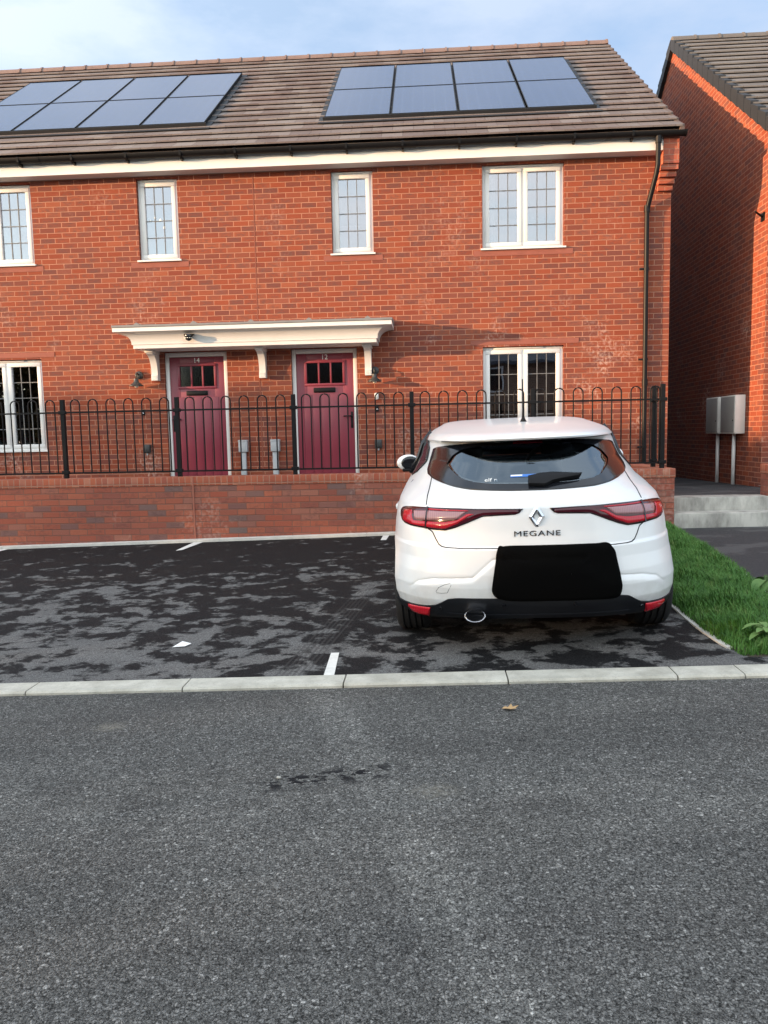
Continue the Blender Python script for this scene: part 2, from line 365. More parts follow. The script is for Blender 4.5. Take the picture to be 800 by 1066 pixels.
# ------------------------------------------------------------------ mesh helpers
class MB:
    def __init__(s): s.v = []; s.f = []
    def add(s, vs_, fs):
        k = len(s.v); s.v += [tuple(v) for v in vs_]; s.f += [tuple(i+k for i in f) for f in fs]; return s
    def quad(s, a, b, c, d): return s.add([a, b, c, d], [(0, 1, 2, 3)])
    def box(s, x0, x1, y0, y1, z0, z1, bev=0.):
        if bev <= 0:
            v = [(x0, y0, z0), (x1, y0, z0), (x1, y1, z0), (x0, y1, z0), (x0, y0, z1), (x1, y0, z1), (x1, y1, z1), (x0, y1, z1)]
            return s.add(v, [(3, 2, 1, 0), (4, 5, 6, 7), (0, 1, 5, 4), (1, 2, 6, 5), (2, 3, 7, 6), (3, 0, 4, 7)])
        bm = bmesh.new(); bmesh.ops.create_cube(bm, size=1)
        for v in bm.verts: v.co = Vector(((x0+x1)/2+v.co.x*(x1-x0), (y0+y1)/2+v.co.y*(y1-y0), (z0+z1)/2+v.co.z*(z1-z0)))
        bmesh.ops.bevel(bm, geom=bm.edges[:], offset=bev, segments=2, affect='EDGES', profile=.5)
        return s.bm(bm)
    def bm(s, bm, mat=None):
        bm.verts.index_update()
        s.add([(mat @ v.co) if mat else v.co.copy() for v in bm.verts], [[v.index for v in f.verts] for f in bm.faces]); bm.free(); return s
    def prism(s, prof, axis, a, b):
        """closed profile (list of 2-D points) extruded along axis 'x' (prof = y,z), 'y' (x,z) or 'z' (x,y)"""
        def P(p, t): return {'x': (t, p[0], p[1]), 'y': (p[0], t, p[1]), 'z': (p[0], p[1], t)}[axis]
        n = len(prof); v = [P(p, a) for p in prof]+[P(p, b) for p in prof]
        f = [(i, (i+1) % n, (i+1) % n+n, i+n) for i in range(n)]+[tuple(range(n-1, -1, -1)), tuple(range(n, 2*n))]
        return s.add(v, f)
    def tube(s, pts, r, seg=8, caps=True, closed=False):
        pts = [Vector(p) for p in pts]; n = len(pts); rings = []
        rr = r if isinstance(r, (list, tuple)) else [r]*n
        ref = None
        for i, p in enumerate(pts):
            if closed: d = (pts[(i+1) % n]-pts[i-1])
            else: d = (pts[min(i+1, n-1)]-pts[max(i-1, 0)])
            d.normalize()
            if ref is None or abs(ref.dot(d)) > .98:
                ref = Vector((0, 0, 1)) if abs(d.z) < .9 else Vector((1, 0, 0))
            x = d.cross(ref).normalized(); y = d.cross(x).normalized(); ref = -d.cross(x).cross(d).normalized() if False else ref
            rings.append([p+(x*math.cos(2*math.pi*j/seg)+y*math.sin(2*math.pi*j/seg))*rr[i] for j in range(seg)])
        v = [q for ring in rings for q in ring]; f = []
        m = n if closed else n-1
        for i in range(m):
            i2 = (i+1) % n
            for j in range(seg): f.append((i*seg+j, i*seg+(j+1) % seg, i2*seg+(j+1) % seg, i2*seg+j))
        if caps and not closed: f += [tuple(range(seg-1, -1, -1)), tuple((n-1)*seg+j for j in range(seg))]
        return s.add(v, f)
    def lathe(s, prof, centre, axis='z', seg=24):
        """prof: (radius, height) pairs along axis"""
        c = Vector(centre); v = []; f = []; n = len(prof)
        for (r, h) in prof:
            for j in range(seg):
                a = 2*math.pi*j/seg; p = (r*math.cos(a), r*math.sin(a))
                v.append(c+Vector({'z': (p[0], p[1], h), 'y': (p[0], h, p[1]), 'x': (h, p[0], p[1])}[axis]))
        for i in range(n-1):
            for j in range(seg): f.append((i*seg+j, i*seg+(j+1) % seg, (i+1)*seg+(j+1) % seg, (i+1)*seg+j))
        f += [tuple(range(seg-1, -1, -1)), tuple((n-1)*seg+j for j in range(seg))]
        return s.add(v, f)
    def build(s, name, mat, parent=None, origin=(0, 0, 0), smooth=False, auto=None, fix=True):
        me = bpy.data.meshes.new(name); o_ = Vector(origin)
        me.from_pydata([tuple(Vector(v)-o_) for v in s.v], [], s.f)
        if fix:
            bm = bmesh.new(); bm.from_mesh(me); bmesh.ops.recalc_face_normals(bm, faces=bm.faces); bm.to_mesh(me); bm.free()
        me.materials.append(mat)
        if smooth or auto:
            for p in me.polygons: p.use_smooth = True
            if auto: me.set_sharp_from_angle(angle=R_(auto))
        ob = bpy.data.objects.new(name, me); col.objects.link(ob)
        if parent: ob.parent = parent
        else: ob.location = o_
        return ob
def tag(o, label=None, cat=None, group=None, kind=None):
    if label: o['label'] = label
    if cat: o['category'] = cat
    if group: o['group'] = group
    if kind: o['kind'] = kind
    return o
def empty(name, loc, label, cat, group=None):
    o = bpy.data.objects.new(name, None); o.empty_display_size = .2; o.location = loc; col.objects.link(o)
    return tag(o, label, cat, group)
def children(o): return [c for c in bpy.data.objects if c.parent == o]
def copy_tree(o, parent=None):
    c = o.copy(); col.objects.link(c)
    if parent is not None: c.parent = parent
    for ch in children(o): copy_tree(ch, c)
    return c

# ------------------------------------------------------------------ ground
GA, GB, GC = -1.41985, .0235, .0225
def gz(x, y): return GA+GB*max(-14, min(14, x))+GC*max(-10, min(13, y))
def sheet(name, xs, ys, mat, lift=0., zf=gz, kind='structure'):
    b = MB(); n = len(ys)
    for x in xs:
        for y in ys: b.v.append((x, y, zf(x, y)+lift))
    for i in range(len(xs)-1):
        for j in range(n-1): b.f.append((i*n+j, (i+1)*n+j, (i+1)*n+j+1, i*n+j+1))
    return tag(b.build(name, mat, fix=False), kind=kind)
def rng(a, b, n): return [a+(b-a)*i/n for i in range(n+1)]
sheet('ground', [-600, -200, -60, -14, 0, 14, 60, 200, 600], [-600, -200, -60, -10, 0, 13, 60, 200, 600], M['soil'], -.14)
sheet('road', [-60, -14, -7, 0, 7, 14, 60], [-9, -4, 0, 3.955], M['road'])
sheet('far_pavement', [-60, -14, 0, 14, 60], [-10, -9], M['slab'], .08)
XB = 1.70
sheet('parking_bay', [-14, -7, -3.5, 0, 1.72], [4.115, 6.5, 9.28], M['bay'])
b = MB()                                       # tarmac in front of the verge tip
for x0, x1 in ((1.72, 14),): 
    b.quad((x0, 4.115, gz(x0, 4.115)), (x1, 4.115, gz(x1, 4.115)), (x1, 5.3, gz(x1, 5.3)-.022), (x0, 5.3, gz(x0, 5.3)-.022))
tag(b.build('pavement', M['bay'], fix=False), kind='structure')
def pz(x, y): return -1.190+.0150*(y-9.3) + .010*(x-3.4)
b = MB(); ps = [(1.95, 4.30), (2.3, 5.0), (2.50, 5.9), (2.62, 6.7), (2.70, 7.4), (2.78, 8.3), (2.86, 9.32)]
for (x0, y0), (x1, y1) in zip(ps, ps[1:]):
    b.quad((x0, y0, pz(x0, y0)), (6, y0, pz(6, y0)), (6, y1, pz(6, y1)), (x1, y1, pz(x1, y1)))
tag(b.build('footpath', M['path'], fix=False), kind='structure')
# kerb stones, almost flush with the bay
b = MB(); kx = -9.208
while kx < 14:
    x0, x1 = kx, kx+.8735
    if x0 < 1.3 < x1 and False: pass
    xs = [(x0+.004, x1-.004)]
    if x0 < 1.40 < x1: xs = [(x0+.004, 1.615-.004), (1.615+.003, x1-.004)]
    for a, c in xs:
        w = random.Random(int(a*100)).uniform(-.003, .003)
        pr = []
        for (yy, h) in ((3.955, -.10), (3.955, .012), (3.966, .022), (4.112, .020), (4.118, .012), (4.118, -.10)):
            pr.append((yy+w, h))
        v = [(a, yy, gz(a, yy)+h) for yy, h in pr]+[(c, yy, gz(c, yy)+h) for yy, h in pr]; n = len(pr)
        b.add(v, [(i, (i+1) % n, (i+1) % n+n, i+n) for i in range(n)]+[tuple(range(n-1, -1, -1)), tuple(range(n, 2*n))])
    kx = x1
kerb = tag(b.build('kerb', M['kerb']), kind='structure')
# pale edging strip at the foot of the garden wall
b = MB(); x = -9.
while x < 1.72:
    a, c = x+.002, x+.912
    v = []
    for xx in (a, c):
        for yy, h in ((9.215, -.05), (9.215, .030), (9.297, .034), (9.297, -.05)): v.append((xx, yy, gz(xx, yy)+h))
    b.add(v, [(0, 1, 5, 4), (1, 2, 6, 5), (2, 3, 7, 6), (3, 0, 4, 7), (3, 2, 1, 0), (4, 5, 6, 7)]); x += .915
tag(b.build('edging', M['pin']), kind='structure')
def strip(name, pts, w, h0, h1, mat, zf=gz):
    """curved kerb strip of width w along pts"""
    b = MB(); P = [Vector((p[0], p[1], 0)) for p in pts]; rows = []
    for i, p in enumerate(P):
        d = (P[min(i+1, len(P)-1)]-P[max(i-1, 0)]).normalized(); nrm = Vector((-d.y, d.x, 0))
        a, c = p-nrm*w/2, p+nrm*w/2; z = zf(p.x, p.y)
        rows.append([(a.x, a.y, z+h0), (a.x, a.y, z+h1), (c.x, c.y, z+h1), (c.x, c.y, z+h0)])
    v = [q for r in rows for q in r]; f = []
    for i in range(len(rows)-1):
        for j in range(4): f.append((i*4+j, i*4+(j+1) % 4, (i+1)*4+(j+1) % 4, (i+1)*4+j))
    f += [(3, 2, 1, 0), tuple(len(v)-4+j for j in range(4))]
    b.add(v, f); return tag(b.build(name, mat), kind='structure')
VERGE_L = [(1.745, 9.2), (1.74, 7.5), (1.725, 6.2), (1.715, 5.5), (1.70, 5.1), (1.70, 4.8), (1.715, 4.55), (1.745, 4.36), (1.78, 4.26)]
strip('verge_edging', VERGE_L[:7]+[(1.728, 4.46)], .036, -.05, .010, M['pin'])
PATH_E = [(2.86, 9.25), (2.78, 8.3), (2.70, 7.4), (2.62, 6.7), (2.50, 5.9), (2.3, 5.05), (2.02, 4.36)]
strip('footpath_edging', PATH_E[:-1], .045, -.05, .035, M['pin'], pz)
# bay marks
def mark(pts):
    b = MB(); b.add([(x, y, gz(x, y)+.004) for x, y in pts], [(0, 1, 2, 3)])
    return tag(b.build('bay_marking', M['marking'], fix=False), kind='structure')
mark([(-.605, 4.15), (-.545, 4.15), (-.565, 4.57), (-.615, 4.57)])
mark([(-2.935, 8.63), (-2.87, 8.66), (-2.78, 9.2), (-2.90, 9.2)])
mark([(-.575, 8.86), (-.51, 8.86), (-.49, 9.2), (-.565, 9.2)])
mark([(-5.42, 8.86), (-5.34, 8.86), (-5.25, 9.2), (-5.35, 9.2)])
# steps and upper path
b = MB(); b.box(2.915, 4.75, 9.30, 9.61, -1.5, -1.017, .008); b.box(2.915, 4.75, 9.60, 9.92, -1.5, -.853, .008)
tag(b.build('steps', M['step'], auto=30), kind='structure')
def uz(x, y): return -.857-(max(y, 9.9)-9.9)*.0185
sheet('upper_path', [2.69, 4.86], [9.90, 11.5, 15.3, 20, 30], M['path'], 0, uz)
sheet('garden_paving', [-9, 2.72], [9.50, 11.52], M['slab'], 0, lambda x, y: -.86)
sheet('neighbour_paving', [4.80, 14], [9.86, 11.52], M['slab'], 0, lambda x, y: -.862)

# ------------------------------------------------------------------ houses
WY, RY, BY = 11.5, 15.92, 20.3
EAVE_Y, EAVE_Z, RIDGE_Z = 11.25, 4.095, 7.40
SL = (RIDGE_Z-EAVE_Z)/(RY-EAVE_Y)
def wall_front(b, x0, x1, z0, z1, openings, y=WY, reveal=.13):
    xs = sorted({x0, x1, *[o[0] for o in openings], *[o[1] for o in openings]}); zs = sorted({z0, z1, *[o[2] for o in openings], *[o[3] for o in openings]})
    for xa, xb in zip(xs, xs[1:]):
        for za, zb in zip(zs, zs[1:]):
            mx, mz = (xa+xb)/2, (za+zb)/2
            if any(o[0] < mx < o[1] and o[2] < mz < o[3] for o in openings): continue
            b.quad((xa, y, za), (xb, y, za), (xb, y, zb), (xa, y, zb))
    for (a, c, d, e) in openings:
        r = y+reveal
        b.quad((a, y, d), (a, y, e), (a, r, e), (a, r, d)); b.quad((c, y, d), (c, r, d), (c, r, e), (c, y, e))
        b.quad((a, y, e), (c, y, e), (c, r, e), (a, r, e)); b.quad((a, y, d), (a, r, d), (c, r, d), (c, y, d))
def frame_ring(b, x0, x1, z0, z1, y0, y1, w, bev=.004):
    b.box(x0, x1, y0, y1, z1-w, z1, bev); b.box(x0, x1, y0, y1, z0, z0+w, bev)
    b.box(x0, x0+w, y0, y1, z0+w, z1-w, bev); b.box(x1-w, x1, y0, y1, z0+w, z1-w, bev)
def window(parent, org, x0, x1, z0, z1, lights, rows, upper=True, y=WY, lead=True):
    b = MB(); yf = y+.055
    frame_ring(b, x0+.004, x1-.004, z0+.004, z1-.004, yf, yf+.07, .042)
    cells = []
    wd = (x1-x0-.084)/lights
    for i in range(lights):
        a = x0+.042+wd*i; c = a+wd
        if i: b.box(a-.028, a+.028, yf+.002, yf+.068, z0+.042, z1-.042, .004); a += .012
        if i < lights-1: c -= .012
        frame_ring(b, a+.003, c-.003, z0+.045, z1-.045, yf-.012, yf+.055, .058, .007)
        cells.append((a+.061, c-.061, z0+.103, z1-.103))
    b.box(x0+.15*(x1-x0), x1-.25*(x1-x0), yf-.018, yf, z1-.030, z1-.012, .003)       # trickle vent
    w = b.build('window', M['upvc'], parent, org, auto=30)
    s = MB(); s.prism([(y-.035, z0-.012), (y-.035, z0+.010), (yf+.01, z0+.026), (yf+.01, z0-.012)], 'x', x0-.025, x1+.025)
    s.build('sill', M['upvc'], w, org)
    for (a, c, d, e) in cells:
        p = MB(); p.box(a-.006, c+.006, yf+.020, yf+.026, d-.006, e+.006); p.build('pane', M['pane'], w, org)
        if lead:
            g = MB()
            for k in (1, 2):
                xx = a+(c-a)*k/3; g.box(xx-.0055, xx+.0055, yf+.012, yf+.0165, d, e)
            for k in range(1, rows):
                zz = d+(e-d)*k/rows; g.box(a, c, yf+.0115, yf+.0170, zz-.0055, zz+.0055)
            g.build('lead_grid', M['leadcame'], w, org)
    return w
def tile_slope(b, x0, x1, front=True, nc=18, y_e=EAVE_Y, z_e=EAVE_Z, y_r=RY, z_r=RIDGE_Z):
    def pt(t): return y_e+(y_r-y_e)*t, z_e+(z_r-z_e)*t
    sgn = 1
    for i in range(nc):
        ya, za = pt(i/nc); yb, zb = pt((i+1)/nc+ .002)
        nx = 24
        b.v_ = None
        xs = rng(x0, x1, nx)
        jit = [random.Random(i*100+k).uniform(-.003, .003) for k in range(nx+1)]
        lo = [(x, ya-.012, za+.050+jit[k]) for k, x in enumerate(xs)]
        up_ = [(x, yb, zb+.012) for x in xs]; nose = [(x, ya-.010, za+.028+jit[k]) for k, x in enumerate(xs)]
        under = [(x, ya+(yb-ya)*.30, za+(zb-za)*.30+.006) for x in xs]
        n = nx+1; f = []
        for k in range(nx): f += [(k, k+1, n+k+1, n+k), (2*n+k, 2*n+k+1, k+1, k), (3*n+k, 3*n+k+1, 2*n+k+1, 2*n+k)]
        b.add(lo+up_+nose+under, f)
def roof_part(parent, org, x0, x1, mat, ridge_mat, verge_mat, big_verge):
    r = MB(); tile_slope(r, x0, x1)
    tile_slope(r, x0, x1, y_e=2*RY-EAVE_Y, y_r=RY)
    # underside so that the attic is closed
    r.quad((x0+.01, EAVE_Y, EAVE_Z-.03), (x1-.01, EAVE_Y, EAVE_Z-.03), (x1-.01, RY, RIDGE_Z-.03), (x0+.01, RY, RIDGE_Z-.03))
    r.quad((x0+.01, 2*RY-EAVE_Y, EAVE_Z-.03), (x1-.01, 2*RY-EAVE_Y, EAVE_Z-.03), (x1-.01, RY, RIDGE_Z-.03), (x0+.01, RY, RIDGE_Z-.03))
    rf = r.build('roof', mat, parent, org, fix=False)
    b = MB(); x = x0-.01; k = 0
    while x < x1-.02:
        xe = min(x+.45, x1+.01); n = 8
        for (a, c, rad) in ((x+.004, xe-.03, .115), (xe-.036, xe-.002, .127)):
            pr = [(RY+rad*1.1*math.cos(math.pi*q/n), RIDGE_Z-.035+rad*math.sin(math.pi*q/n)) for q in range(n+1)]
            b.prism(pr, 'x', a, c)
        x = xe; k += 1
    b.build('ridge', ridge_mat, rf, org, auto=40)
    for side, x in ((-1, x0), (1, x1)):
        b = MB(); nc = 18
        for sl in (1, -1):
            for i in range(nc):
                t0, t1 = i/nc, (i+1)/nc
                ya, za = EAVE_Y+(RY-EAVE_Y)*t0, EAVE_Z+(RIDGE_Z-EAVE_Z)*t0; yb, zb = EAVE_Y+(RY-EAVE_Y)*t1, EAVE_Z+(RIDGE_Z-EAVE_Z)*t1
                if sl < 0: ya, yb = 2*RY-ya, 2*RY-yb
                dn, w, upn = (.17, .085, .078) if big_verge else (.045, .03, .054)
                xa, xb = (x-.028, x+w) if side < 0 else (x-w, x+.028)
                yb, zb = ya+(yb-ya)*.965, za+(zb-za)*.965
                pr = [(ya, za-dn), (yb, zb-dn+.022), (yb, zb+upn-(.045 if big_verge else .036)), (ya, za+upn)]
                b.prism(pr, 'x', xa, xb)
        b.build('verge', verge_mat, rf, org)
    return rf
def gable(b, x, z0, out):
    pts = [(x, WY, z0), (x, BY, z0), (x, BY, EAVE_Z+SL*(BY-EAVE_Y)*0+(2*RY-EAVE_Y-BY)*SL-.03), (x, RY, RIDGE_Z-.035), (x, WY, EAVE_Z+(WY-EAVE_Y)*SL-.03)]
    b.add(pts, [(0, 1, 2, 3, 4)])

org = (-2.5, WY, -.86)
H = empty('semi_detached_house', org, 'red brick semi detached pair with two maroon doors and roof mounted solar panels', 'house')
X0, X1 = -8.47, 3.483
WIN = [(.820, 1.985, 2.622, 3.80, 2, 4), (-1.362, -.755, 2.622, 3.80, 1, 4), (-4.240, -3.630, 2.622, 3.80, 1, 4), (-7.0, -5.845, 2.622, 3.80, 2, 4),
       (.815, 1.985, -.150, 1.235, 2, 4), (-7.0, -5.840, -.150, 1.235, 2, 5)]
DOORS = [(-3.950, -2.992, '14', -1), (-2.024, -1.040, '12', 1)]
ops = [w[:4] for w in WIN]+[(d[0], d[1], -.86, 1.285) for d in DOORS]
b = MB(); wall_front(b, X0, X1, -1.6, 3.86, ops)
gable(b, X1, -1.6, 1); gable(b, X0, -1.6, -1); b.quad((X0, BY, -1.6), (X1, BY, -1.6), (X1, BY, 4.1), (X0, BY, 4.1))
wall = b.build('wall', M['brick'], H, org, fix=False)
# interior: a floor and dark back partition
b = MB(); b.quad((X0, WY+.3, 1.45), (X1, WY+.3, 1.45), (X1, BY, 1.45), (X0, BY, 1.45)); b.quad((X0, 15.2, -.86), (X1, 15.2, -.86), (X1, 15.2, 4), (X0, 15.2, 4))
for xx in (-4.6, -2.5, -.4): b.quad((xx, WY+.14, -.86), (xx, 15.2, -.86), (xx, 15.2, 4), (xx, WY+.14, 4))
b.build('interior_partition', M['room'], H, org, fix=False)
for w in WIN:
    wo_ = window(H, org, *w)
    if abs(w[0]+4.24) < .01:
        for (dx, dz, r) in ((.300, .52, .017), (.225, .475, .016), (.375, .485, .019), (.435, .375, .020)):
            d_ = MB(); d_.lathe([(r, 0), (r*.8, -.002)], (w[0]+dx-.06, WY+.073, w[2]+dz+.12), 'y', 10); d_.build('window_decal', M['paper'], wo_, org)
# flat red bands: lintels over the ground-floor windows, sub-sills under the upper ones
for (a, c, z0, z1) in ((.635, 2.20, 1.262, 1.335), (-7.19, -5.63, 1.262, 1.335)):
    b = MB(); b.box(a, c, WY-.006, WY+.05, z0, z1); b.build('lintel', M['redstone'], H, org)
for w in WIN[:4]:
    b = MB(); b.box(w[0]-.13, w[1]+.13, WY-.005, WY+.05, w[2]-.095, w[2]-.014); b.build('sill_band', M['redstone'], H, org)
b = MB(); b.box(-2.511, -2.497, WY-.003, WY+.02, -.86, 3.83); b.build('movement_joint', M['mastic'], H, org)
# doors
def text_mesh(txt, size, mat, parent, loc, sx=1., rot=(math.pi/2, 0, 0), ext=.0015, name='number', spacing=1.):
    cu = bpy.data.curves.new(name, 'FONT'); cu.body = txt; cu.size = size; cu.align_x = 'CENTER'; cu.align_y = 'CENTER'; cu.extrude = ext; cu.space_character = spacing
    o = bpy.data.objects.new(name, cu); col.objects.link(o)
    dg = bpy.context.evaluated_depsgraph_get(); me = bpy.data.meshes.new_from_object(o.evaluated_get(dg)); bpy.data.objects.remove(o)
    me.materials.clear(); me.materials.append(mat)
    o = bpy.data.objects.new(name, me); col.objects.link(o); o.parent = parent; o.location = loc; o.rotation_euler = rot; o.scale = (sx, 1, 1)
    return o
for (a, c, num, hs) in DOORS:
    yf = WY+.045
    fb = MB(); zt = 1.283
    fb.box(a+.003, a+.062, yf, yf+.07, -.86, zt-.003, .006); fb.box(c-.062, c-.003, yf, yf+.07, -.86, zt-.003, .006); fb.box(a+.062, c-.062, yf+.001, yf+.07, zt-.068, zt-.003, .006)
    l0, l1, lt = a+.064, c-.064, zt-.071; W = l1-l0; yl = yf+.018
    gx0, gx1, gt, gb = l0+.185*W, l0+.815*W, lt-.135, lt-.440
    d = MB()
    d.box(l0, gx0, yl, yl+.045, -.85, lt, .002); d.box(gx1, l1, yl, yl+.045, -.85, lt, .002)
    d.box(gx0, gx1, yl, yl+.045, gt, lt, .002); d.box(gx0, gx1, yl, yl+.045, -.85, gb, .002)
    frame_ring(d, gx0-.035, gx1+.035, gb-.035, gt+.035, yl-.014, yl+.004, .037, .006)
    gw = gx1-gx0
    for k in (1, 2): d.box(gx0+gw*k/3-.013, gx0+gw*k/3+.013, yl-.010, yl+.02, gb, gt, .004)
    p0, p1, pt_, pb = l0+.115*W, l1-.115*W, lt-.60, -.70       # five raised planks
    for k in range(5):
        xa = p0+(p1-p0)*k/5; d.box(xa+.006, xa+(p1-p0)/5-.006, yl-.007, yl+.002, pb, pt_, .006)
    dr = d.build('front_door', M['door'], H, org, auto=30)
    fb.build('door_frame', M['upvc'], dr, org, auto=30)
    g = MB(); g.box(gx0-.004, gx1+.004, yl+.012, yl+.020, gb-.004, gt+.004); g.build('glazing', M['doorglass'], dr, org)
    m = MB(); mx = (l0+l1)/2-.01; m.box(mx-.165, mx+.165, yl-.018, yl, gb-.135, gb-.062, .010); m.box(mx-.145, mx+.145, yl-.024, yl-.016, gb-.123, gb-.085, .005)
    m.build('letterbox', M['black_metal'], dr, org, auto=30)
    h = MB(); hx = l1-.035 if hs > 0 else l0+.035
    h.box(hx-.016, hx+.016, yl-.012, yl, .10, .345, .005); h.tube([(hx, yl-.01, .28), (hx, yl-.055, .28)], .010); h.box(min(hx-hs*.125, hx+hs*.012), max(hx-hs*.125, hx+hs*.012), yl-.063, yl-.047, .27, .29, .006)
    h.build('handle', M['black_metal'], dr, org, auto=30)
    text_mesh(num, .105, M['white_plastic'], dr, Vector(((l0+l1)/2, yl-.003, lt-.055))-Vector(org), 1.0)
    th = MB(); th.box(a+.01, c-.01, WY-.03, WY+.12, -.90, -.852, .004); th.build('threshold', M['lead'], dr, org)

# roof with the two arrays
roof = roof_part(H, org, -8.52, 3.545, M['tile'], M['ridge'], plain('brown_verge', (.10, .07, .06), .8), False)
nrm = Vector((0, -SL, 1)).normalized(); along = Vector((0, 1, SL)).normalized()
def panel_corner(x, s, h): p = Vector((x, EAVE_Y, EAVE_Z))+along*s+nrm*h; return (p.x, p.y, p.z)
def slab(b, xa, xb, s0, s1, h0, h1):
    v = [panel_corner(x, s, h) for h in (h0, h1) for x, s in ((xa, s0), (xb, s0), (xb, s1), (xa, s1))]
    b.add(v, [(3, 2, 1, 0), (4, 5, 6, 7), (0, 1, 5, 4), (1, 2, 6, 5), (2, 3, 7, 6), (3, 0, 4, 7)])
cosp = 1/math.sqrt(1+SL*SL)
for (xa, xb) in ((-1.512, 2.545), (-7.385, -3.322)):
    fl = MB(); slab(fl, xa-.075, xb+.075, (11.995-EAVE_Y)/cosp, (14.86-EAVE_Y)/cosp, .030, .040)
    slab(fl, xa-.01, xb+.01, (12.10-EAVE_Y)/cosp, (12.114-EAVE_Y)/cosp, .03, .085)
    fl.build('solar_flashing', M['verge'], roof, org)
    wd = (xb-xa)/4
    for j, (y0, y1) in enumerate(((12.118, 13.455), (13.475, 14.815))):
        for k in range(4):
            a, c = xa+wd*k+.014, xa+wd*(k+1)-.014; s0, s1 = (y0-EAVE_Y)/cosp, (y1-EAVE_Y)/cosp
            p = MB(); slab(p, a+.012, c-.012, s0+.012, s1-.012, .060, .088)
            po = p.build('solar_panel', M['solar'], H, org)
            f = MB()
            for q in ((a, a+.012, s0, s1), (c-.012, c, s0, s1), (a+.012, c-.012, s0, s0+.012), (a+.012, c-.012, s1-.012, s1)): slab(f, *q, .055, .0905)
            f.build('panel_frame', M['black_metal'], po, org)
# fascia, soffit, gutter, downpipe
b = MB(); b.box(X0+.1, 3.300, 11.285, 11.310, 3.832, 4.04); b.build('fascia', M['fascia'], H, org)
b = MB(); b.box(X0+.1, 3.295, 11.311, WY-.002, 3.834, 3.848); b.build('soffit', M['fascia'], H, org)
b = MB(); gy, gzz, gr = 11.215, 4.045, .064
pr = [(gy+gr*math.cos(math.pi+math.pi*k/10), gzz+gr*math.sin(math.pi+math.pi*k/10)) for k in range(11)]+[(gy+gr*.9*math.cos(-math.pi*k/10), gzz+.001+gr*.9*math.sin(-math.pi*k/10)) for k in range(11)]
b.prism(pr, 'x', -8.55, 3.575); b.prism([(gy+.07*math.cos(math.pi+math.pi*k/10), gzz+.07*math.sin(math.pi+math.pi*k/10)) for k in range(11)], 'x', 3.565, 3.585)
for k in range(5): b.prism([(gy+.069*math.cos(math.pi+math.pi*q/10), gzz+.069*math.sin(math.pi+math.pi*q/10)) for q in range(11)], 'x', -8.3+k*2.7, -8.22+k*2.7)
gut = b.build('gutter', M['black_pvc'], H, org, auto=40)
x = -8.20
while x < 3.3:
    b = MB(); b.prism([(gy-.070, gzz+.005), (gy-.062, gzz+.012), (gy-.05, gzz-.045), (gy, gzz-.073), (gy+.07, gzz-.03), (gy+.07, gzz-.095), (gy-.005, gzz-.088), (gy-.058, gzz-.055)], 'x', x-.014, x+.014)
    b.build('gutter_bracket', M['black_pvc'], gut, org); x += .79
b = MB(); px = 3.136; py = WY-.055
b.tube([(3.215, 11.215, 3.99), (3.215, 11.225, 3.62), (3.20, 11.25, 3.50), (3.15, py-.02, 3.16), (px, py, 3.06), (px, py, -1.0)], .034, 14)
for z in (3.05, .62): b.lathe([(.041, 0), (.041, .09)], (px, py, z), 'z', 14)
b.lathe([(.043, 0), (.043, .12)], (3.215, 11.218, 3.90), 'z', 14)
dp = b.build('downpipe', M['black_pvc'], H, org, auto=50)
for z in (2.25, .98, -.28):
    b = MB(); b.lathe([(.039, 0), (.039, .03)], (px, py, z), 'z', 14); b.box(px-.095, px-.03, py-.012, py+.012, z+.002, z+.028, .003); b.box(px-.02, px+.02, py, WY+.002, z+.002, z+.028); b.build('pipe_clip', M['black_pvc'], dp, org, auto=40)
# brick corbel that closes the eaves at the corner
b = MB()
for i in range(4): b.box(3.285-.004*i, X1+.002+.008*i, WY-.055*(i+1), WY+.05, 3.335+.078*i, 3.335+.078*(i+1)-.010); b.box(3.29, X1-.004, WY-.055*(i+1)+.008, WY+.05, 3.335+.078*(i+1)-.012, 3.335+.078*(i+1)+.002)
b.box(3.303, X1+.03, 11.265, WY+.05, 3.647, 4.06)
b.build('corbel', brick_mat('corbel_brick', [(0., (.36, .09, .055)), (.5, (.40, .11, .06)), (1., (.33, .09, .06))], (.36, .17, .12), stain=.1, zoff=-.0101), H, org)
# canopy over both doors
CX0, CX1, CYF = -4.225, -.715, 11.02
prof = [(0, 1.295), (0, 1.345), (.018, 1.350), (.018, 1.368)]
for k in range(9):
    a = math.pi/2*k/8; prof.append((.018+.175*(1-math.cos(a)), 1.368+.145*math.sin(a)))
prof += [(.205, 1.516), (.228, 1.516), (.228, 1.570), (0, 1.575)]
b = MB(); rows = []
for (o_, z) in prof: rows.append([(CX0-o_, WY-.002, z), (CX0-o_, CYF-o_*.75, z), (CX1+o_, CYF-o_*.75, z), (CX1+o_, WY-.002, z)])
v = [q for r in rows for q in r]; f = []
for i in range(len(rows)-1):
    for j in range(3): f.append((i*4+j, i*4+j+1, (i+1)*4+j+1, (i+1)*4+j))
f += [(0, 1, 2, 3), tuple(len(v)-4+j for j in (3, 2, 1, 0))]
b.add(v, f); can = b.build('canopy', M['paint_white'], H, org, auto=25)
b = MB(); o_ = .236
b.add([(CX0-o_, WY, 1.576), (CX0-o_, CYF-.18, 1.576), (CX1+o_, CYF-.18, 1.576), (CX1+o_, WY, 1.576), (CX0-o_, WY, 1.66), (CX0-o_, CYF-.18, 1.606), (CX1+o_, CYF-.18, 1.606), (CX1+o_, WY, 1.66)],
      [(3, 2, 1, 0), (4, 5, 6, 7), (0, 1, 5, 4), (1, 2, 6, 5), (2, 3, 7, 6), (3, 0, 4, 7)])
